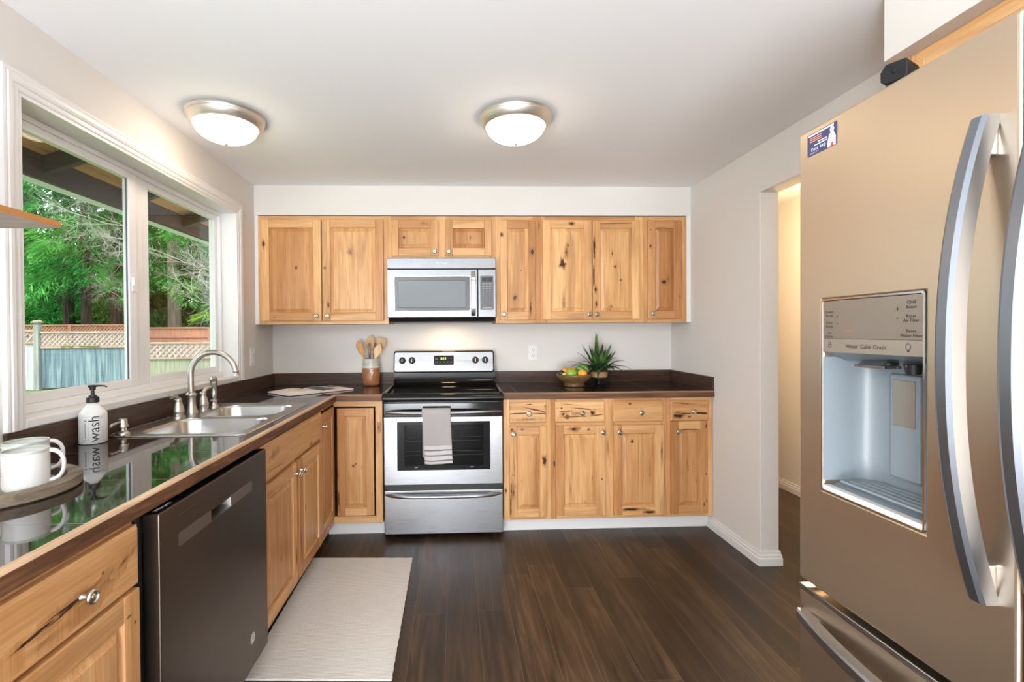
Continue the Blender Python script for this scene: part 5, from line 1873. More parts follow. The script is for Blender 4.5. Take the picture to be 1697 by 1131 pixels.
mb = MB()
v, f = text_polys('wash', 0.046)
bmt = bmesh.new()
vs = [bmt.verts.new(p) for p in v]
for q in f:
    try:
        bmt.faces.new([vs[i] for i in q])
    except ValueError:
        pass
for i in range(-12, 13):      # cut into narrow strips so that the print follows the round bottle
    bmesh.ops.bisect_plane(bmt, geom=bmt.verts[:] + bmt.edges[:] + bmt.faces[:], plane_co=(0, i * 0.003, 0), plane_no=(0, 1, 0))
bmt.verts.index_update()
v = [tuple(p.co) for p in bmt.verts]
f = [tuple(p.index for p in q.verts) for q in bmt.faces]
bmt.free()
mb.add([on_bottle(0.004 - y, 0.056 + x) for x, y, z in v], f, 0)
for u0, u1, z0, z1 in ((-0.038, 0.038, 0.0985, 0.0990), (-0.036, 0.036, 0.0905, 0.0909), (-0.032, -0.0316, 0.012, 0.0905), (-0.0145, -0.0141, 0.012, 0.0905), (0.021, 0.0214, 0.012, 0.0905), (-0.036, 0.036, 0.012, 0.0124)):
    wrap_quad(mb, u0, u1, z0, z1, 1)
wrap_quad(mb, -0.0260, -0.0205, 0.024, 0.078, 2)
wrap_quad(mb, -0.0275, -0.0185, 0.0845, 0.087, 1)
wrap_quad(mb, -0.0275, -0.0185, 0.0165, 0.018, 1)
for i in range(9):
    wrap_quad(mb, 0.0255, 0.034, 0.020 + i * 0.005, 0.0212 + i * 0.005, 2, 3)
wrap_quad(mb, 0.000, 0.030, 0.0935, 0.0947, 2)
wrap_quad(mb, 0.002, 0.030, 0.0962, 0.0970, 2)
mb.obj('label_print', [INK, plain('label_line', (0.10, 0.10, 0.11), 0.5), plain('label_small_print', (0.42, 0.42, 0.43), 0.5)], bb)
mb = MB()
mb.lathe([(0.001, CT + 0.146), (0.0195, CT + 0.146), (0.0195, CT + 0.164), (0.016, CT + 0.1665), (0.013, CT + 0.168), (0.012, CT + 0.172), (0.006, CT + 0.174), (0.0052, CT + 0.190), (0.009, CT + 0.191), (0.0105, CT + 0.203), (0.001, CT + 0.204)], (bx, by, 0), 30)
pm = mb.obj('pump', BLACKMAT, bt, smooth=True, angle=45)
mb = MB()
ndx, ndy = 0.93, 0.36
mb.tube([(bx - 0.012 * ndx, by - 0.012 * ndy, CT + 0.2045), (bx, by, CT + 0.205), (bx + 0.02 * ndx, by + 0.02 * ndy, CT + 0.2055), (bx + 0.036 * ndx, by + 0.036 * ndy, CT + 0.204), (bx + 0.043 * ndx, by + 0.043 * ndy, CT + 0.199)], [0.008, 0.009, 0.006, 0.0045, 0.0035], 12, flat=0.55)
mb.obj('nozzle', BLACKMAT, pm, smooth=True)

# tray
tx, ty, trr = -1.140, 1.240, 0.172
TRAYW = streaky('tray_wood', 1, [(0.25, (0.10, 0.075, 0.052)), (0.55, (0.22, 0.175, 0.125)), (0.8, (0.32, 0.265, 0.19))], across=45, along=5, rough=0.7)
tr_ = thing('serving_tray', 'round weathered wooden tray under the mugs on the left counter', 'tray', (tx, ty, CT))
mb = MB()
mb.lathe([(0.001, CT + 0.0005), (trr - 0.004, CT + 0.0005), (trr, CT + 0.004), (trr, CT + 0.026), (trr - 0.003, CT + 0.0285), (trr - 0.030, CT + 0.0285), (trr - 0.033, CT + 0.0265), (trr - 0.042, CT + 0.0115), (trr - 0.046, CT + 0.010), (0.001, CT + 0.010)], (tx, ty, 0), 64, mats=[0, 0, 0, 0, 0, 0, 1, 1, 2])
tag(tr_)
mb.obj('tray_dish', [TRAYW, streaky('tray_recess_shade', 2, [(0.3, (0.035, 0.024, 0.015)), (0.7, (0.085, 0.062, 0.042))], rough=0.8), streaky('tray_wood_pale', 1, [(0.3, (0.28, 0.24, 0.19)), (0.7, (0.46, 0.41, 0.34))], across=45, along=5, rough=0.7)], tr_, smooth=True, angle=40)  # dark ring paints shade onto the recess wall
mugz = CT + 0.0105


def mug(mx, my, r, h, hang, label, z=None):
    z0 = z or mugz
    t = thing('mug', label, 'mug', (mx, my, z0), 'white mugs on the wooden tray')
    pr = [(0.001, z0), (r - 0.007, z0), (r - 0.002, z0 + 0.006), (r, z0 + 0.014)]
    for i in range(9):
        q = z0 + 0.016 + (h - 0.022) * i / 9
        pr += [(r - 0.0006, q), (r, q + (h - 0.022) / 18)]
    pr += [(r, z0 + h - 0.005)]
    mb = MB()
    mb.lathe(pr + [(r - 0.003, z0 + h - 0.005), (r - 0.0038, z0 + 0.010), (0.001, z0 + 0.008)], (mx, my, 0), 48)
    b = mb.obj('mug_body', CERAM, t, smooth=True, angle=60)
    mb = MB()
    mb.lathe([(r - 0.0036, z0 + h - 0.007), (r + 0.0003, z0 + h - 0.007), (r + 0.0006, z0 + h - 0.003), (r - 0.0008, z0 + h), (r - 0.0028, z0 + h - 0.0005), (r - 0.0042, z0 + h - 0.004)], (mx, my, 0), 48, cap=False)
    mb.obj('rim', CERAMRIM, b, smooth=True)
    mb = MB()
    dx, dy = math.cos(hang), math.sin(hang)
    pts = []
    for i in range(17):
        a = math.radians(100 - 200 * i / 16)
        o = r - 0.004 + 0.031 * max(0, math.cos(a)) ** 0.8
        pts.append((mx + dx * o, my + dy * o, z0 + h * 0.56 + 0.036 * math.sin(a) - (0.004 if i > 8 else 0)))
    mb.tube(pts, [0.0085 - 0.0022 * math.sin(PI * i / 16) for i in range(17)], 12, flat=0.75)
    mb.obj('mug_handle', CERAM, t, smooth=True)
    return t


mug(-1.062, 1.238, 0.0465, 0.098, math.radians(28), 'white ribbed mug at the front of the wooden tray')
mug(-1.150, 1.342, 0.0490, 0.098, math.radians(35), 'white ribbed mug half hidden at the back of the wooden tray')

# open cookbook
cxb, cyb = -0.955, 3.325
ux, uy = Vector((0.690, 0.724, 0)), Vector((-0.724, 0.690, 0))     # along the lower edge; towards the head of the page
bk0 = Vector((-1.024, 3.030, CT))
WB, HB = 0.235, 0.275
PAGE = plain('book_page', (0.80, 0.76, 0.72), 0.6)
PAGEY = plain('book_picture_cream', (0.78, 0.66, 0.38), 0.5, var=0.3, vscale=40)
PAGED = plain('book_picture_dark', (0.09, 0.085, 0.09), 0.5, var=0.6, vscale=30)
COVR = plain('book_cover_red', (0.42, 0.07, 0.08), 0.5)
COVD = plain('book_cover_dark', (0.03, 0.035, 0.05), 0.5)
bk = thing('open_book', 'open hardback cookbook lying flat in the counter corner', 'book', tuple(bk0))


def BK(a, b, z):
    p = bk0 + ux * a + uy * b
    return (p.x, p.y, CT + z)


mb = MB()
mb.box(-0.004, WB - 0.004, -0.003, HB + 0.003, 0.0008, 0.0032, 0, T=lambda a, b, z: BK(a, b, z))
mb.box(WB - 0.004, WB + 0.006, -0.003, HB + 0.003, 0.0006, 0.0028, 1, T=lambda a, b, z: BK(a, b, z))
mb.box(WB + 0.006, 2 * WB + 0.006, -0.003, HB + 0.003, 0.0008, 0.0032, 1, T=lambda a, b, z: BK(a, b, z))
mb.obj('cover', [COVD, COVR], bk)
for side in (0, 1):
    mb = MB()
    n = 20
    rings = []
    thick = 0.014 if side == 0 else 0.010
    for i in range(n + 1):
        t = i / n
        a = t * (WB - 0.002) if side == 0 else 2 * WB + 0.002 - t * (WB - 0.002)
        top = 0.0034 + thick * (0.55 + 0.9 * math.sin(PI * min(1, t * 1.02)) ** 1.2 * t) * (1 if t < 0.93 else max(0.25, 1 - (t - 0.93) / 0.07 * 0.8))
        rings.append((a, top))
    V = [BK(a, b, 0.0033) for a, z in rings for b in (0.0, HB)] + [BK(a, b, z) for a, z in rings for b in (0.0, HB)]
    m_ = 2 * (n + 1)
    F, M = [], []
    for i in range(n):
        F += [(2 * i, 2 * i + 1, 2 * i + 3, 2 * i + 2), (m_ + 2 * i, m_ + 2 * i + 1, m_ + 2 * i + 3, m_ + 2 * i + 2), (2 * i, 2 * i + 2, m_ + 2 * i + 2, m_ + 2 * i), (2 * i + 1, 2 * i + 3, m_ + 2 * i + 3, m_ + 2 * i + 1)]
        M += [0, 0, 0, 0]
    F += [(0, 1, m_ + 1, m_), (2 * n, 2 * n + 1, m_ + 2 * n + 1, m_ + 2 * n)]
    M += [0, 0]
    mb.add(V, F, M)

    def zat(a):
        for (a0, z0), (a1, z1) in zip(rings[:-1], rings[1:]):
            lo, hi = min(a0, a1), max(a0, a1)
            if lo <= a <= hi:
                return z0 + (z1 - z0) * (a - a0) / (a1 - a0)
        return rings[-1][1]
    pics = [(0.09, 0.19, 0.10, 0.20, 1)] if side == 0 else [(0.26, 0.36, 0.03, 0.26, 2), (0.38, 0.45, 0.06, 0.13, 1), (0.385, 0.455, 0.16, 0.25, 2)]
    for a0, a1, b0, b1, mt in pics:
        V = []
        for i in range(13):
            a = a0 + (a1 - a0) * i / 12
            V += [BK(a, b0, zat(a) + 0.0006), BK(a, b1, zat(a) + 0.0006)]
        mb.add(V, [(2 * i, 2 * i + 1, 2 * i + 3, 2 * i + 2) for i in range(12)], mt)
    mb.obj('page_block', [PAGE, PAGEY, PAGED], bk)

# ---------------------------------------------------------------- crock with cooking tools
kx, ky = -0.620, 3.622
cro = thing('utensil_crock', 'tall pottery crock with pale glazed rim beside the range', 'crock', (kx, ky, CT))
POT = plain('rust_stoneware', (0.36, 0.155, 0.07), 0.35, var=0.35, vscale=25)
GLZ = plain('pale_green_glaze', (0.47, 0.49, 0.42), 0.25, var=0.15, vscale=40)
GLZW = plain('white_glaze_band', (0.66, 0.63, 0.58), 0.25, var=0.12, vscale=40)
pr = [(0.001, CT + 0.0005), (0.050, CT + 0.0005), (0.058, CT + 0.007), (0.0635, CT + 0.022), (0.0655, CT + 0.06), (0.0655, CT + 0.105), (0.0635, CT + 0.134), (0.0615, CT + 0.146), (0.0590, CT + 0.165), (0.0585, CT + 0.198), (0.0575, CT + 0.201), (0.0545, CT + 0.201), (0.0535, CT + 0.19), (0.055, CT + 0.02), (0.001, CT + 0.012)]
ms = [0] * 6 + [1] + [2] * 4 + [0] * 3
mb = MB()
mb.lathe(pr, (kx, ky, 0), 40, mats=ms)
jar = mb.obj('jar', [POT, GLZW, GLZ], cro, smooth=True, angle=60)
mb = MB()
th0 = math.atan2(-ky, -kx)
for du, dz, r_ in ((0.004, 0.118, 0.010), (0.000, 0.105, 0.009), (0.010, 0.100, 0.008), (-0.006, 0.125, 0.007), (0.012, 0.122, 0.006), (0.006, 0.088, 0.008)):
    a = th0 + du / 0.0655
    cx_, cy_, cz_ = kx + 0.064 * math.cos(a), ky + 0.064 * math.sin(a), CT + dz
    mb.sphere((cx_, cy_, cz_), r_, 10, 8, sq=(1.0, 0.45, 1.0))
mb.obj('white_emblem', GLZW, jar, smooth=True)
SP1 = streaky('spoon_honey', 2, [(0.3, (0.48, 0.21, 0.055)), (0.7, (0.66, 0.33, 0.10))], across=60, along=6)
SP2 = streaky('spoon_tan', 2, [(0.3, (0.50, 0.30, 0.13)), (0.7, (0.64, 0.42, 0.21))], across=60, along=6)
SP3 = streaky('spoon_pale', 2, [(0.3, (0.66, 0.42, 0.20)), (0.7, (0.80, 0.56, 0.30))], across=60, along=6)
SPD = streaky('tool_dark', 2, [(0.3, (0.05, 0.02, 0.012)), (0.7, (0.12, 0.05, 0.03))], across=60, along=6)


def utensil(name, label, mat, base, tip, head, hl, yaw=0.0, thick=0.006, slot=False, corner=False):
    """wooden tool: round handle that widens into a flat head; head half-width profile over its length hl"""
    b, e = Vector(base), Vector(tip)
    d = (e - b)
    L = d.length
    d.normalize()
    side = Vector((math.cos(yaw), math.sin(yaw), 0))
    side = (side - d * side.dot(d)).normalized()
    nrm = d.cross(side).normalized()
    rings = []
    prof = [(0, 0.0052, 0.0052), (L - hl - 0.02, 0.0056, 0.0056)]
    for i, wv in enumerate(head):
        prof.append((L - hl + hl * i / (len(head) - 1), wv, thick / 2 * (1.15 - 0.5 * i / (len(head) - 1))))
    for s_, wx, wy in prof:
        c = b + d * s_
        ring = []
        for j in range(14):
            a = 2 * PI * j / 14
            off = side * (wx * math.copysign(abs(math.cos(a)) ** 0.8, math.cos(a))) + nrm * (wy * math.sin(a))
            sl = d * ((0.55 * wx * math.cos(a)) if corner and s_ > L - 0.03 else 0)
            ring.append(tuple(c + off + sl))
        rings.append(ring)
    mb = MB()
    mb.loft(rings)
    o = mb.obj(name, mat, smooth=True, origin=base, angle=60)
    return tag(o, label, 'cooking utensil', 'wooden tools in the crock')


zi = CT + 0.016
utensil('wooden_spatula', 'honey-coloured wooden corner spatula leaning left in the crock', SP1, (kx + 0.015, ky - 0.010, zi), (kx - 0.090, ky - 0.020, CT + 0.335), [0.007, 0.016, 0.024, 0.027, 0.028, 0.022, 0.006], 0.120, 0.15)
utensil('wooden_turner', 'tan wooden turner standing tallest in the middle of the crock', SP2, (kx - 0.005, ky + 0.020, zi), (kx - 0.012, ky + 0.030, CT + 0.362), [0.007, 0.016, 0.026, 0.031, 0.032, 0.030, 0.020], 0.115, 0.0, corner=True)
utensil('slotted_turner', 'tan slotted wooden turner leaning right in the crock', SP2, (kx - 0.008, ky + 0.012, zi), (kx + 0.078, ky + 0.030, CT + 0.350), [0.007, 0.018, 0.030, 0.036, 0.038, 0.038, 0.034], 0.110, 0.1)
utensil('wooden_spoon', 'pale wooden spoon leaning right at the front of the crock', SP3, (kx - 0.022, ky - 0.020, zi), (kx + 0.072, ky - 0.032, CT + 0.312), [0.007, 0.016, 0.026, 0.030, 0.027, 0.018, 0.004], 0.115, 0.1, thick=0.010)


def whisk(name, label, base, tip, rad):
    t = thing(name, label, 'cooking utensil', base, 'wire whisks in the crock')
    b, e = Vector(base), Vector(tip)
    d = e - b
    L = d.length
    d.normalize()
    s_ = d.cross(Vector((0, 1, 0))).normalized()
    q = d.cross(s_).normalized()
    mb = MB()
    mb.tube([b, b + d * (L - 0.095)], [0.006, 0.005], 10)
    mb.obj('handle', SPD, t, smooth=True)
    mb = MB()
    for k_ in range(4):
        a = PI * k_ / 4
        dirv = s_ * math.cos(a) + q * math.sin(a)
        pts = []
        for i in range(15):
            u = i / 14
            pts.append(b + d * (L - 0.10 + 0.10 * math.sin(PI * u)) + dirv * (rad * math.cos(PI * u) * (0.35 + 0.65 * math.sin(PI * u) ** 0.6)))
        mb.tube(pts, 0.0014, 6)
    mb.obj('wire_loops', CHROME, t, smooth=True)
    return t


whisk('whisk', 'small wire whisk with dark handle in the middle of the crock', (kx - 0.002, ky - 0.022, zi), (kx - 0.004, ky - 0.038, CT + 0.318), 0.018)
whisk('whisk', 'second wire whisk in the crock, right of the small one', (kx + 0.005, ky - 0.004, zi), (kx + 0.036, ky - 0.012, CT + 0.315), 0.016)

# ================================================================== RIGHT COUNTER: FRUIT BOWL, FERN
ox, oy = 0.850, 3.425
fb = thing('fruit_bowl', 'footed brown wooden bowl of fruit on the right counter', 'bowl', (ox, oy, CT))
BWL = streaky('bowl_wood', 0, [(0.3, (0.10, 0.05, 0.018)), (0.7, (0.24, 0.13, 0.05))], across=30, along=6, rough=0.4)
mb = MB()
mb.lathe([(0.001, CT + 0.0005), (0.070, CT + 0.0005), (0.074, CT + 0.005), (0.068, CT + 0.022), (0.075, CT + 0.034), (0.100, CT + 0.048), (0.120, CT + 0.066), (0.127, CT + 0.082), (0.125, CT + 0.089), (0.119, CT + 0.089), (0.108, CT + 0.070), (0.080, CT + 0.050), (0.001, CT + 0.042)], (ox, oy, 0), 48)
mb.obj('bowl', BWL, fb, smooth=True, angle=50)
MEL, mnt, mb_ = new_mat('watermelon_rind')
tcn = nd(mnt, 'ShaderNodeTexCoord')
mpn = nd(mnt, 'ShaderNodeMapping')
mpn.inputs['Rotation'].default_value = (0.5, 0.9, 0.3)
lk(mnt, tcn.outputs['Object'], mpn.inputs['Vector'])
sxn = nd(mnt, 'ShaderNodeSeparateXYZ')
lk(mnt, mpn.outputs[0], sxn.inputs[0])
an = mathn(mnt, 'ARCTAN2', sxn.outputs['Y'], sxn.outputs['X'])
nzn = nd(mnt, 'ShaderNodeTexNoise')
nzn.inputs['Scale'].default_value = 45
lk(mnt, tcn.outputs['Object'], nzn.inputs['Vector'])
wv_ = mathn(mnt, 'SINE', mathn(mnt, 'ADD', mathn(mnt, 'MULTIPLY', an, 9.0), mathn(mnt, 'MULTIPLY', nzn.outputs['Fac'], 3.0)))
lk(mnt, ramp(mnt, wv_, [(0.35, (0.16, 0.36, 0.07)), (0.75, (0.025, 0.10, 0.018))]), mb_.inputs['Base Color'])
mb_.inputs['Roughness'].default_value = 0.35
ORA = plain('orange_peel', (0.86, 0.36, 0.035), 0.45, bump=0.25, bscale=300)
LIM = plain('green_apple', (0.26, 0.46, 0.045), 0.3, var=0.15, vscale=30)
LEMN = plain('pale_fruit', (0.55, 0.58, 0.25), 0.4)
PLUM = plain('dark_plum', (0.035, 0.015, 0.022), 0.3)
STEM = plain('fruit_stem', (0.12, 0.07, 0.03), 0.7)


def fruit(name, label, cat, mat, c, r, sq=(1, 1, 0.94), stem=True):
    t = thing(name, label, cat, c, 'fruit in the wooden bowl')
    mb = MB()
    mb.sphere(c, r, 24, 16, sq=sq)
    mb.obj('fruit', mat, t, smooth=True, angle=80)
    if stem:
        mb = MB()
        mb.tube([(c[0], c[1], c[2] + r * sq[2] * 0.96), (c[0] + 0.002, c[1], c[2] + r * sq[2] + 0.006)], [0.0022, 0.0014], 8)
        mb.obj('stem', STEM, t, smooth=True)
    return t


fruit('watermelon', 'small striped green watermelon in the wooden fruit bowl', 'fruit', MEL, (ox + 0.060, oy + 0.012, CT + 0.112), 0.050, (1.05, 1, 0.92))
fruit('green_apple', 'green apple at the front of the wooden fruit bowl', 'fruit', LIM, (ox - 0.034, oy - 0.058, CT + 0.094), 0.0385)
fruit('orange', 'orange at the front of the bowl between apple and watermelon', 'fruit', ORA, (ox + 0.040, oy - 0.070, CT + 0.094), 0.034, (1, 1, 0.97))
fruit('orange', 'orange behind the green apple, left one of the rear pair', 'fruit', ORA, (ox - 0.052, oy + 0.038, CT + 0.100), 0.030, (1, 1, 0.97))
fruit('orange', 'orange behind the green apple, touching the watermelon', 'fruit', ORA, (ox - 0.012, oy + 0.010, CT + 0.110), 0.029, (1, 1, 0.97))
fruit('plum', 'dark plum at the left end of the fruit bowl', 'fruit', PLUM, (ox - 0.094, oy + 0.002, CT + 0.093), 0.024, (1, 1, 0.95))
fruit('lime', 'small pale yellow-green fruit beside the dark plum', 'fruit', LEMN, (ox - 0.080, oy - 0.042, CT + 0.087), 0.017, (1, 1.15, 0.95))

pxp, pyp = 1.052, 3.500
fn = thing('potted_fern', 'green fern in a tan and black glazed pot beside the fruit bowl', 'plant', (pxp, pyp, CT))
POTB = plain('pot_black_glaze', (0.010, 0.009, 0.009), 0.06, ior=1.7)
POTT = plain('pot_tan_clay', (0.42, 0.235, 0.115), 0.45, var=0.15, vscale=50)
mb = MB()
mb.lathe([(0.001, CT + 0.0005), (0.042, CT + 0.0005), (0.045, CT + 0.004), (0.054, CT + 0.058), (0.0575, CT + 0.060), (0.0605, CT + 0.098), (0.0625, CT + 0.100), (0.0630, CT + 0.112), (0.058, CT + 0.112), (0.056, CT + 0.096), (0.001, CT + 0.094)], (pxp, pyp, 0), 40, mats=[0, 0, 0, 1, 1, 2, 2, 2, 2, 3, 3])
mb.obj('pot', [POTB, POTT, plain('pot_dark_rim', (0.05, 0.025, 0.018), 0.3), plain('potting_soil', (0.02, 0.013, 0.008), 0.95, bump=1.0, bscale=150)], fn, smooth=True, angle=50)
FERN = plain('fern_leaf', (0.055, 0.135, 0.022), 0.5, var=0.5, vscale=18)
FERND = plain('fern_leaf_dark', (0.022, 0.055, 0.014), 0.5, var=0.4, vscale=18)


def frond(az, length, rise, droop, width, mat, tilt=0.0):
    """arching rib with paired tapering leaflets"""
    mb = MB()
    d = Vector((math.cos(az), math.sin(az), 0))
    sd = Vector((-math.sin(az), math.cos(az), 0))
    base = Vector((pxp, pyp, CT + 0.095)) + d * 0.012
    pts = []
    N = 34
    for i in range(N + 1):
        t = i / N
        pts.append(base + d * (length * t * (1 - 0.12 * t)) + Vector((0, 0, rise * t - droop * t * t)) + sd * (tilt * t * t))
    mb.tube(pts, [0.0017 * (1 - 0.8 * i / N) for i in range(N + 1)], 5)
    for i in range(2, N):
        t = i / N
        p = pts[i]
        tang = (pts[min(N, i + 1)] - pts[i - 1]).normalized()
        up = tang.cross(sd).normalized()
        L = width * (math.sin(PI * min(1, (0.12 + t * 0.88))) ** 0.75) * (1.0 if t < 0.5 else 1 - 0.35 * (t - 0.5) * 2)
        wl = 0.0033
        for s_ in (-1, 1):
            o = sd * s_
            q1 = p + o * (L * 0.45) + tang * (L * 0.18 + wl) - up * (0.002)
            q2 = p + o * (L * 0.45) + tang * (L * 0.18 - wl) - up * (0.002)
            tip = p + o * L + tang * (L * 0.42) + up * (L * 0.12)
            a_ = p + tang * wl * 0.8
            b_ = p - tang * wl * 0.8
            mb.add([tuple(a_), tuple(q1), tuple(tip), tuple(q2), tuple(b_)], [(0, 1, 2, 3, 4)])
    return mb.obj('frond', mat, fn)


rf = random.Random(3)
fl = [(180, 0.255, 0.180, 0.105, 0.019), (171, 0.17, 0.235, 0.090, 0.020), (196, 0.20, 0.135, 0.105, 0.019), (160, 0.21, 0.165, 0.120, 0.019), (150, 0.125, 0.250, 0.045, 0.021), (128, 0.085, 0.225, 0.030, 0.020), (104, 0.045, 0.300, 0.012, 0.021), (88, 0.06, 0.255, 0.02, 0.021),
      (62, 0.10, 0.245, 0.035, 0.020), (36, 0.145, 0.250, 0.045, 0.020), (16, 0.165, 0.205, 0.055, 0.020), (2, 0.20, 0.190, 0.110, 0.019), (-7, 0.255, 0.165, 0.150, 0.018), (-22, 0.155, 0.145, 0.120, 0.020), (-50, 0.13, 0.15, 0.12, 0.020), (-75, 0.10, 0.16, 0.10, 0.021), (-95, 0.13, 0.14, 0.13, 0.020),
      (-118, 0.11, 0.16, 0.10, 0.021), (-140, 0.14, 0.14, 0.12, 0.020), (-160, 0.16, 0.16, 0.11, 0.019), (210, 0.12, 0.19, 0.08, 0.020), (-35, 0.12, 0.19, 0.08, 0.020), (-85, 0.05, 0.20, 0.05, 0.021), (-125, 0.06, 0.215, 0.05, 0.021), (-55, 0.07, 0.21, 0.05, 0.021)]
fl += [(az + rf.uniform(-16, 16), L * rf.uniform(0.7, 0.95), ri * rf.uniform(0.8, 1.02), dro * rf.uniform(0.9, 1.35), wd) for az, L, ri, dro, wd in list(fl)]
for i, (az, L, ri, dro, wd) in enumerate(fl):
    frond(math.radians(az), L, ri, dro, wd * 1.12, FERND if i % 3 == 2 or ri < 0.165 else FERN, rf.uniform(-0.02, 0.02))

# ================================================================== RUG, SHELF
mtR, ntR, bR = new_mat('cream_woven_rug')
tcR = nd(ntR, 'ShaderNodeTexCoord')
wvR = nd(ntR, 'ShaderNodeTexWave', wave_type='BANDS', bands_direction='Y')
wvR.inputs['Scale'].default_value = 42
wvR.inputs['Distortion'].default_value = 1.5
wvR.inputs['Detail'].default_value = 2
wvR.inputs['Detail Scale'].default_value = 6
lk(ntR, tcR.outputs['Object'], wvR.inputs['Vector'])
nzR = nd(ntR, 'ShaderNodeTexNoise')
nzR.inputs['Scale'].default_value = 240
lk(ntR, tcR.outputs['Object'], nzR.inputs['Vector'])
hR = mathn(ntR, 'ADD', mathn(ntR, 'MULTIPLY', wvR.outputs['Fac'], 0.6), mathn(ntR, 'MULTIPLY', nzR.outputs['Fac'], 0.6))
lk(ntR, ramp(ntR, hR, [(0.25, (0.60, 0.565, 0.525)), (0.75, (0.79, 0.755, 0.715))]), bR.inputs['Base Color'])
bR.inputs['Roughness'].default_value = 0.95
bpR = nd(ntR, 'ShaderNodeBump')
bpR.inputs['Strength'].default_value = 0.7
bpR.inputs['Distance'].default_value = 0.004
lk(ntR, hR, bpR.inputs['Height'])
lk(ntR, bpR.outputs[0], bR.inputs['Normal'])
mb = MB()
rr5 = random.Random(5)
NXr, NYr = 14, 60
A0, A1, B0, B1 = (-0.806, 1.842), (-0.244, 1.812), (-0.250, 2.794), (-0.822, 2.822)
V = []
for lev in (0, 1):
    for j in range(NYr + 1):
        for i in range(NXr + 1):
            s_, t = i / NXr, j / NYr
            x = (A0[0] * (1 - s_) + A1[0] * s_) * (1 - t) + (B1[0] * (1 - s_) + B0[0] * s_) * t
            y = (A0[1] * (1 - s_) + A1[1] * s_) * (1 - t) + (B1[1] * (1 - s_) + B0[1] * s_) * t
            if i in (0, NXr):
                x += 0.0014 * math.sin(j * 2.1) + rr5.uniform(-0.0012, 0.0012)
            V.append((x, y, 0.0008 + lev * (0.007 + 0.0006 * math.sin(i * 3 + j))))
W1 = NXr + 1
half = W1 * (NYr + 1)
F = []
for lev in (0, 1):
    for j in range(NYr):
        for i in range(NXr):
            a = lev * half + j * W1 + i
            F.append((a, a + 1, a + 1 + W1, a + W1))
border = [(i, 0) for i in range(NXr)] + [(NXr, j) for j in range(NYr)] + [(i, NYr) for i in range(NXr, 0, -1)] + [(0, j) for j in range(NYr, 0, -1)]
for k_ in range(len(border)):
    a = border[k_][1] * W1 + border[k_][0]
    b2 = border[(k_ + 1) % len(border)]
    b2 = b2[1] * W1 + b2[0]
    F.append((a, b2, b2 + half, a + half))
mb.add(V, F)
tag(mb.obj('rug', mtR, origin=(-0.53, 2.32, 0), smooth=True, angle=60), 'cream woven kitchen mat on the floor along the sink cabinets', 'rug')

SHW = streaky('shelf_wood', 1, [(0.3, (0.40, 0.16, 0.045)), (0.7, (0.58, 0.27, 0.085))], across=50, along=4, rough=0.4)
SHU = plain('shelf_underside', (0.40, 0.34, 0.29), 0.6, var=0.15, vscale=30)  # grey light on the underside put into its colour
mb = MB()
mb.box(XL + 0.001, -1.097, 0.60, 1.402, 1.6045, 1.622, 0)
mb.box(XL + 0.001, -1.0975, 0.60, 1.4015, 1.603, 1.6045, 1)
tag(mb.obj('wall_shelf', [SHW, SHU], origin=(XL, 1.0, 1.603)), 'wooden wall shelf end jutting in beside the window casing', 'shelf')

# ================================================================== OUTDOORS
mtG, ntG, bG = new_mat('lawn')
tcG = nd(ntG, 'ShaderNodeTexCoord')
nzG = nd(ntG, 'ShaderNodeTexNoise')
nzG.inputs['Scale'].default_value = 3
nzG.inputs['Detail'].default_value = 8
lk(ntG, tcG.outputs['Object'], nzG.inputs['Vector'])
lk(ntG, ramp(ntG, nzG.outputs['Fac'], [(0.3, (0.05, 0.09, 0.02)), (0.6, (0.12, 0.17, 0.05)), (0.8, (0.20, 0.17, 0.10))]), bG.inputs['Base Color'])
bG.inputs['Roughness'].default_value = 0.95
mb = MB()
mb.box(-60, -1.62, -12, 60, -0.40, -0.30)
struct(mb, 'ground_outside', mtG)

FENG = streaky('weathered_blue_fence', 2, [(0.2, (0.03, 0.065, 0.08)), (0.45, (0.12, 0.19, 0.225)), (0.7, (0.26, 0.325, 0.35))], across=9, along=0.7, rough=0.85)
FENR = streaky('weathered_rail', 0, [(0.3, (0.26, 0.20, 0.15)), (0.7, (0.42, 0.34, 0.27))], across=20, along=2, rough=0.85)
FENP = streaky('weathered_post', 2, [(0.3, (0.17, 0.20, 0.195)), (0.7, (0.33, 0.345, 0.32))], across=12, along=1, rough=0.85)
FENL = streaky('weathered_lattice', 2, [(0.3, (0.26, 0.26, 0.245)), (0.7, (0.42, 0.40, 0.37))], across=12, along=1, rough=0.85)
FENW = streaky('pale_fence_boards', 2, [(0.2, (0.30, 0.335, 0.33)), (0.7, (0.50, 0.525, 0.52))], across=9, along=0.7, rough=0.85)
FENT = streaky('olive_fence_boards', 2, [(0.2, (0.18, 0.195, 0.13)), (0.5, (0.27, 0.28, 0.20)), (0.75, (0.34, 0.335, 0.25))], across=9, along=0.7, rough=0.85)
CEDAR = streaky('new_cedar', 2, [(0.3, (0.46, 0.195, 0.115)), (0.7, (0.62, 0.31, 0.20))], across=10, along=1, rough=0.8)
CEDARX = streaky('new_cedar_rail', 0, [(0.3, (0.44, 0.19, 0.11)), (0.7, (0.60, 0.30, 0.19))], across=10, along=1, rough=0.8)
MOSS = plain('moss_clump', (0.13, 0.17, 0.03), 0.95, bump=1.0, bscale=60)


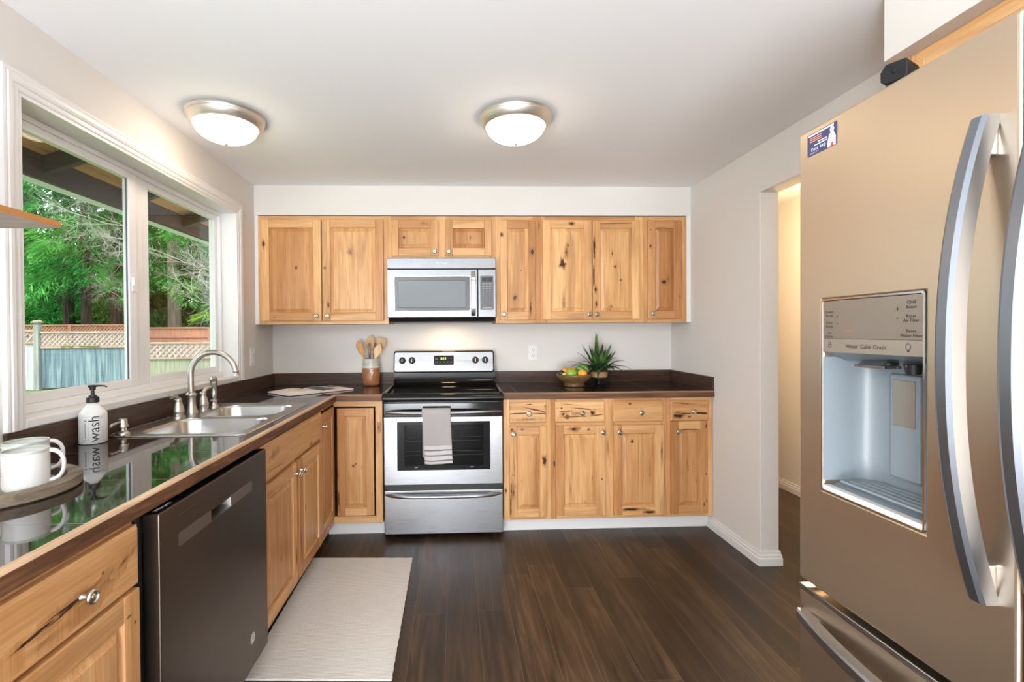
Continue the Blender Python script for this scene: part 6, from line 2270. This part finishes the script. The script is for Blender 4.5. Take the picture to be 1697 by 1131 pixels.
def lattice(mb, x0, x1, y, z0, z1, pitch, wd, th=0.012):
    h = z1 - z0
    k_ = -math.ceil(h / pitch)
    while k_ * pitch < (x1 - x0):
        for sgn in (1, -1):
            xa = x0 + k_ * pitch if sgn > 0 else x0 + k_ * pitch + h
            za, zb2 = z0, z1
            xb = xa + sgn * h
            # clip to the panel
            def clip(xa, za, xb, zb2):
                if abs(xb - xa) < 1e-6:
                    return None
                t0, t1 = 0.0, 1.0
                for lim, s_ in ((x0, 1), (x1, -1)):
                    fa_, fb_ = s_ * (xa - lim), s_ * (xb - lim)
                    if fa_ < 0 and fb_ < 0:
                        return None
                    if fa_ < 0:
                        t0 = max(t0, fa_ / (fa_ - fb_))
                    elif fb_ < 0:
                        t1 = min(t1, fa_ / (fa_ - fb_))
                if t1 - t0 < 0.05:
                    return None
                return (xa + (xb - xa) * t0, za + (zb2 - za) * t0, xa + (xb - xa) * t1, za + (zb2 - za) * t1)
            c = clip(xa, za, xb, zb2)
            if c:
                yy = y + (0.0 if sgn > 0 else th)
                w2 = wd * 0.5
                ax_, az_, bx_, bz_ = c
                dx_, dz_ = -w2 * 0.7071 * sgn, w2 * 0.7071
                mb.prism([(ax_ - dx_, az_ - dz_), (bx_ - dx_, bz_ - dz_), (bx_ + dx_, bz_ + dz_), (ax_ + dx_, az_ + dz_)], yy, yy + th, 'y', 0, 0.3)
        k_ += 1


def fence(label, x0, x1, y, zb, zt, zl, board_mat, rail_mat, lat_mat, posts=(), pitch=0.125, wd=0.036, group=None, cap=None, moss=None, bw=0.14, dark_top=False):
    """boards zb..zt, lattice zt..zl, posts at the given x"""
    t = thing('lattice_fence', label, 'fence', ((x0 + x1) / 2, y, zb), group)
    mb = MB()
    x = x0
    r_ = random.Random(int(x0 * 100))
    while x < x1 - 0.01:
        xe = min(x + bw, x1)
        mb.box(x, xe - 0.004, y + 0.012 + r_.uniform(-0.003, 0.003), y + 0.030, zb + r_.uniform(0, 0.02), zt - 0.01)
        x = xe
    mb.obj('board_panel', board_mat, t)
    for zz, hh, dp in ((zt - 0.005, 0.045, 0.035), (zl - 0.02, 0.055, 0.03)):
        mb = MB()
        mb.box(x0, x1, y - dp, y + 0.05, zz, zz + hh)
        mb.obj('rail', rail_mat, t)
    mb = MB()
    lattice(mb, x0, x1, y, zt + 0.04, zl - 0.02, pitch, wd)
    mb.obj('lattice_panel', lat_mat, t)
    for xp, zp, cp_ in posts:
        mb = MB()
        mb.box(xp - 0.065, xp + 0.065, y - 0.075, y + 0.055, zb - 0.06, zp)
        p_ = mb.obj('post', FENP, t)
        if cp_:
            mb = MB()
            mb.box(xp - 0.105, xp + 0.105, y - 0.115, y + 0.095, zp, zp + 0.035)
            mb.prism([(xp - 0.09, zp + 0.035), (xp + 0.09, zp + 0.035), (xp + 0.03, zp + 0.075), (xp - 0.03, zp + 0.075)], y - 0.09, y + 0.07, 'y')
            mb.obj('post_cap', FENR, p_)
    if moss:
        mb = MB()
        rm = random.Random(9)
        for i in range(40):
            xx = moss[0] + (moss[1] - moss[0]) * rm.random() ** 0.8
            mb.sphere((xx, y - 0.03 + rm.uniform(-0.01, 0.03), zt + 0.045), rm.uniform(0.02, 0.05), 8, 5, sq=(1.6, 1, 0.5))
        mb.obj('moss', MOSS, t, smooth=True)
    return t


YFn = 14.5
fence('weathered blue-grey board fence with lattice top and moss seen through left pane', -11.97, -9.05, YFn, -0.235, 0.93, 1.372, FENG, FENR, FENL, [(-12.05, 1.66, True)], pitch=0.14, wd=0.036, moss=(-11.5, -10.3))
fence('pale fence section left of the capped post outside', -14.6, -12.12, YFn + 0.02, -0.30, 1.065, 1.42, FENW, FENR, FENL, [], pitch=0.20, wd=0.05)
fence('olive board fence with lattice top seen through the right pane', -9.02, -5.4, YFn - 0.02, -0.30, 0.585, 1.045, FENT, FENR, FENL, [], pitch=0.17, wd=0.05)
# neighbour's new cedar fence behind
YN = 17.2
nf = thing('cedar_fence', 'new orange cedar fence with lattice top standing behind the grey fence', 'fence', (-10, YN, -0.3))
for i, (xa, xb) in enumerate(((-18.0, -15.6), (-15.6, -13.2), (-13.2, -10.8), (-10.8, -8.5), (-8.5, -6.2), (-6.2, -3.8))):
    ztop = 1.66 - 0.045 * max(0, i - 2) - (0.07 if i > 2 else 0)
    mb = MB()
    x = xa
    while x < xb - 0.01:
        mb.box(x, min(x + 0.14, xb) - 0.003, YN + 0.01, YN + 0.03, -0.30, ztop - 0.30)
        x += 0.14
    if i >= 3:
        x = xa
        while x < xb - 0.01:
            mb.box(x, min(x + 0.14, xb) - 0.003, YN + 0.012, YN + 0.03, ztop - 0.30, ztop - 0.04)
            x += 0.14
    mb.obj('board_panel', CEDAR, nf)
    mb = MB()
    for zz in (ztop, ztop - 0.32):
        mb.box(xa, xb, YN - 0.04, YN + 0.06, zz - 0.05, zz)
    if i >= 3:
        mb.box(xa, xb, YN - 0.03, YN + 0.03, ztop - 0.50, ztop - 0.46)
    mb.obj('rail', CEDARX, nf)
    if i < 3:
        mb = MB()
        lattice(mb, xa + 0.05, xb - 0.05, YN, ztop - 0.32, ztop - 0.05, 0.115, 0.045)
        mb.obj('lattice_panel', CEDAR, nf)
    mb = MB()
    mb.box(xa - 0.05, xa + 0.05, YN - 0.06, YN + 0.06, -0.30, ztop + 0.01)
    mb.obj('post', CEDAR, nf)


# ---------------------------------------------------------------- trees
def leaf_mat(name, dark, mid, bright, trans=0.35):
    mt = bpy.data.materials.new(name)
    mt.use_nodes = True
    nt = mt.node_tree
    nt.nodes.clear()
    out = nd(nt, 'ShaderNodeOutputMaterial')
    at = nd(nt, 'ShaderNodeAttribute', attribute_name='seed')
    g = nd(nt, 'ShaderNodeNewGeometry')
    nz = nd(nt, 'ShaderNodeTexNoise')
    nz.inputs['Scale'].default_value = 0.9
    nz.inputs['Detail'].default_value = 3
    lk(nt, g.outputs['Position'], nz.inputs['Vector'])
    fac = mathn(nt, 'ADD', mathn(nt, 'MULTIPLY', nz.outputs['Fac'], 0.75), mathn(nt, 'MULTIPLY', at.outputs['Fac'], 0.35))
    col = ramp(nt, fac, [(0.30, dark), (0.55, mid), (0.80, bright)])
    df = nd(nt, 'ShaderNodeBsdfDiffuse')
    tl = nd(nt, 'ShaderNodeBsdfTranslucent')
    lk(nt, col, df.inputs[0])
    lk(nt, col, tl.inputs[0])
    mx = nd(nt, 'ShaderNodeMixShader')
    mx.inputs[0].default_value = trans
    lk(nt, df.outputs[0], mx.inputs[1])
    lk(nt, tl.outputs[0], mx.inputs[2])
    lk(nt, mx.outputs[0], out.inputs[0])
    return mt


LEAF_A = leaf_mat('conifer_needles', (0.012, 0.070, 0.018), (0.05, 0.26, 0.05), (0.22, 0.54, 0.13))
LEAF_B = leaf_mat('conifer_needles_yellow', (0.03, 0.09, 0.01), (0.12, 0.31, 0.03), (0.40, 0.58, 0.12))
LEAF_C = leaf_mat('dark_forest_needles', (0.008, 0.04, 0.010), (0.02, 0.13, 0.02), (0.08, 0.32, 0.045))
BARK = streaky('bark', 2, [(0.3, (0.028, 0.020, 0.014)), (0.7, (0.10, 0.075, 0.055))], across=14, along=1.2, rough=0.95)
BARKL = streaky('pale_bark', 2, [(0.3, (0.16, 0.12, 0.09)), (0.7, (0.38, 0.31, 0.24))], across=14, along=1.2, rough=0.95)
TWIG = plain('bare_twig', (0.38, 0.37, 0.32), 0.9)


def spray_mesh(name, mat, parent, pos, axis_u, axis_v, ln, wd, seeds):
    """many flat leaf sprays (6-gons) in one mesh; numpy arrays"""
    n = len(pos)
    o0 = np.array(ORIG[parent.name])
    a = axis_u * ln[:, None]
    b = axis_v * wd[:, None]
    P0 = pos - o0
    V = np.stack([P0, P0 + a * 0.35 + b, P0 + a * 0.75 + b * 0.75, P0 + a, P0 + a * 0.75 - b * 0.75, P0 + a * 0.35 - b], 1).reshape(-1, 3)
    me = bpy.data.meshes.new(name)
    me.vertices.add(n * 6)
    me.vertices.foreach_set('co', V.ravel())
    me.loops.add(n * 6)
    me.loops.foreach_set('vertex_index', np.arange(n * 6))
    me.polygons.add(n)
    me.polygons.foreach_set('loop_start', np.arange(n) * 6)
    me.update(calc_edges=True)
    at = me.attributes.new('seed', 'FLOAT', 'FACE')
    at.data.foreach_set('value', seeds)
    me.materials.append(mat)
    ob = bpy.data.objects.new(name, me)
    COL.objects.link(ob)
    ob.parent = parent
    return ob


def conifer(x, y, h, z0, rmax, label, leaf, bark, tr, nb, seed, group=None, density=1.0, leafsize=1.0, zg=-0.3, nq=8, thin=0.62):
    rg_ = np.random.default_rng(seed)
    t = thing('conifer_tree', label, 'tree', (x, y, zg), group)
    mb = MB()
    pts = [(x + 0.05 * math.sin(i * 1.3 + seed), y + 0.05 * math.cos(i * 1.7 + seed), zg + (h - zg) * i / 8) for i in range(9)]
    mb.tube(pts, [tr * (1 - 0.85 * i / 8) for i in range(9)], 10)
    mb.obj('trunk', bark, t, smooth=True)
    PO, AU, AV, LN, WD, SE = [], [], [], [], [], []
    for k_ in range(nb):
        f = (k_ + rg_.random()) / nb
        z = z0 + (h - z0) * f ** 1.15
        L = rmax * (1 - 0.85 * f) * rg_.uniform(0.65, 1.1)
        az = rg_.uniform(0, 2 * PI)
        d = np.array([math.cos(az), math.sin(az), 0.0])
        s_ = np.array([-d[1], d[0], 0.0])
        ns = max(6, int(L * 16 * density))
        tt = rg_.random(ns) ** 0.7
        tone = rg_.random()
        for u in tt:
            c = np.array([x, y, z]) + d * (L * u) + np.array([0, 0, L * (0.18 * u - 0.62 * u * u)])
            for q in range(nq):
                side = rg_.uniform(-1, 1) * (0.34 * L * (1.05 - u) + 0.15)
                p = c + s_ * side + np.array([0, 0, -abs(side) * 0.35 + rg_.normal(0, 0.04)])
                au = d * rg_.uniform(0.3, 1.0) + s_ * (np.sign(side) * rg_.uniform(0.2, 0.9)) + np.array([0, 0, -rg_.uniform(0.15, 0.8)])
                au /= np.linalg.norm(au)
                nv = np.array([rg_.normal(0, 0.35), rg_.normal(0, 0.35), 1.0])
                av = np.cross(au, nv)
                av /= np.linalg.norm(av) + 1e-9
                PO.append(p)
                AU.append(au)
                AV.append(av)
                LN.append(rg_.uniform(0.16, 0.42) * leafsize)
                WD.append(rg_.uniform(0.012, 0.036) * leafsize * thin)
                SE.append(min(1.0, max(0.0, tone * 0.6 + 0.4 * rg_.random())))
    spray_mesh('crown', leaf, t, np.array(PO), np.array(AU), np.array(AV), np.array(LN), np.array(WD), np.array(SE))
    return t


conifer(-13.2, 17.9, 12.0, 3.0, 3.6, 'bright green conifer reaching over the fence at the left of the left pane', LEAF_A, BARK, 0.20, 75, 11, density=1.2)
conifer(-10.4, 18.4, 12.0, 3.3, 3.4, 'tall green conifer with pale lit trunk beyond the cedar fence', LEAF_A, BARKL, 0.26, 75, 12, density=1.2)  # lit look of this trunk comes from its paler bark colour
conifer(-7.2, 18.6, 11.0, 2.6, 3.0, 'yellow-green conifer seen through the right pane', LEAF_B, BARKL, 0.15, 70, 13, density=1.2)
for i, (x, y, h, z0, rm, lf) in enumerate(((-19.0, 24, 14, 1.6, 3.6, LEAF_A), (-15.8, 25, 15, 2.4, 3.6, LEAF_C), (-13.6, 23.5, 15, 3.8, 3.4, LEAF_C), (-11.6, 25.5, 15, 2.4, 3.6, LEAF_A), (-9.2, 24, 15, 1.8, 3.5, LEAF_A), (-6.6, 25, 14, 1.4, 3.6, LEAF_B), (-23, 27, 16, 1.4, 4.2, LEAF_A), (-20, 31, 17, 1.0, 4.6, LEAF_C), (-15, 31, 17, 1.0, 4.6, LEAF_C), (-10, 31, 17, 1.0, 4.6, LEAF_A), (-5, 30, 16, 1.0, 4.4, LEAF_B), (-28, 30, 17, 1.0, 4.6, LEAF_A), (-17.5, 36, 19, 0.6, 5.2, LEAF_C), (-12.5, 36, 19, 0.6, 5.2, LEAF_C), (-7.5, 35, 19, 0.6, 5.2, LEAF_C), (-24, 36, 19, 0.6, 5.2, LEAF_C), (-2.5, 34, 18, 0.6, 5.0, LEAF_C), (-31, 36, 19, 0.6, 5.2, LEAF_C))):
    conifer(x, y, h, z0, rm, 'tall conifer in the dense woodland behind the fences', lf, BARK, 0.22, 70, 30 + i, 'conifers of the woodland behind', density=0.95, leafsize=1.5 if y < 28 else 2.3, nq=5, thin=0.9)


def shrub(x, y, r, h, label, leaf, seed, n=900):
    rg_ = np.random.default_rng(seed)
    t = thing('shrub', label, 'shrub', (x, y, -0.3))
    mb = MB()
    for k_ in range(5):
        a = 2 * PI * k_ / 5
        mb.tube([(x, y, -0.32), (x + 0.3 * r * math.cos(a), y + 0.3 * r * math.sin(a), h * 0.4), (x + 0.6 * r * math.cos(a), y + 0.6 * r * math.sin(a), h * 0.8)], [0.03, 0.02, 0.01], 6)
    mb.obj('stem', BARK, t, smooth=True)
    v = rg_.normal(size=(n, 3))
    v /= np.linalg.norm(v, axis=1)[:, None]
    rad = rg_.random(n)[:, None] ** 0.4
    pos = np.array([x, y, h * 0.5]) + v * rad * np.array([r, r, h * 0.55])
    au = v + rg_.normal(size=(n, 3)) * 0.6 + np.array([0, 0, -0.2])
    au /= np.linalg.norm(au, axis=1)[:, None]
    av = np.cross(au, rg_.normal(size=(n, 3)))
    av /= np.linalg.norm(av, axis=1)[:, None]
    spray_mesh('crown', leaf, t, pos, au, av, rg_.uniform(0.12, 0.34, n), rg_.uniform(0.025, 0.06, n), rg_.random(n))
    return t


shrub(-9.3, 20.0, 1.2, 3.0, 'bright leafy shrub behind the fence right of the lit trunk', LEAF_A, 51, 1600)
shrub(-14.6, 20.2, 1.2, 2.5, 'leafy shrub behind the fence near the capped post', LEAF_C, 52, 1300)
shrub(-6.6, 19.4, 1.2, 2.9, 'leafy shrub behind the fence in the right pane', LEAF_B, 53, 1600)
shrub(-11.9, 20.6, 1.0, 2.3, 'low green shrub between the dark trunks behind the fence', LEAF_A, 54, 1100)
# dark slim trunks between the crowns
for i, (x, y, lab) in enumerate(((-12.65, 18.6, 'dark bare trunk left of the pale lit trunk'), (-12.15, 19.1, 'slim dark trunk beside the other dark trunk'), (-14.9, 19.3, 'dark trunk behind the fence near the capped post'))):
    t = thing('bare_tree', lab, 'tree', (x, y, -0.3))
    mb = MB()
    mb.tube([(x, y, -0.3), (x + 0.04, y, 2), (x - 0.02, y, 4.5), (x + 0.05, y, 8)], [0.24, 0.20, 0.17, 0.08], 10)
    mb.obj('trunk', BARK, t, smooth=True)


def twiggy(x, y, zb, label, seed, dirx):
    """a tree with pale leafless branches reaching across the view"""
    r_ = random.Random(seed)
    t = thing('bare_tree', label, 'tree', (x, y, -0.3))
    mb = MB()
    mb.tube([(x, y, -0.3), (x + 0.06, y, 1.6), (x - 0.03, y, 3.4), (x + 0.1, y, 6.0)], [0.07, 0.055, 0.04, 0.015], 8)
    mb.obj('trunk', BARKL, t, smooth=True)
    mb = MB()

    def grow(p, d, L, r, lev):
        pts = [p]
        for i in range(4):
            d = (d + Vector((r_.gauss(0, 0.18), r_.gauss(0, 0.18), r_.gauss(0.02, 0.15)))).normalized()
            pts.append(pts[-1] + d * L / 4)
        mb.tube(pts, [r * (1 - 0.17 * i) for i in range(5)], 5)
        if lev < 3:
            for i in (1, 2, 3, 4):
                for _ in range(2 if lev < 2 else 1):
                    nd_ = (d + Vector((r_.gauss(0, 0.7), r_.gauss(0, 0.5), r_.gauss(0, 0.6)))).normalized()
                    grow(pts[i], nd_, L * 0.5, r * 0.5, lev + 1)
    for i in range(9):
        z = zb + i * 0.42
        grow(Vector((x, y, z)), Vector((dirx * r_.uniform(0.6, 1.2), r_.uniform(-0.5, 0.3), r_.uniform(-0.1, 0.5))).normalized(), r_.uniform(1.2, 2.1), 0.016, 0)
    mb.obj('branch', TWIG, t, smooth=True)
    return t


twiggy(-10.15, 16.3, 2.2, 'leafless pale twiggy tree in front of the conifers at the window mullion', 61, -1)
twiggy(-6.9, 16.6, 1.6, 'leafless pale twiggy tree seen in the right pane', 62, -0.6)
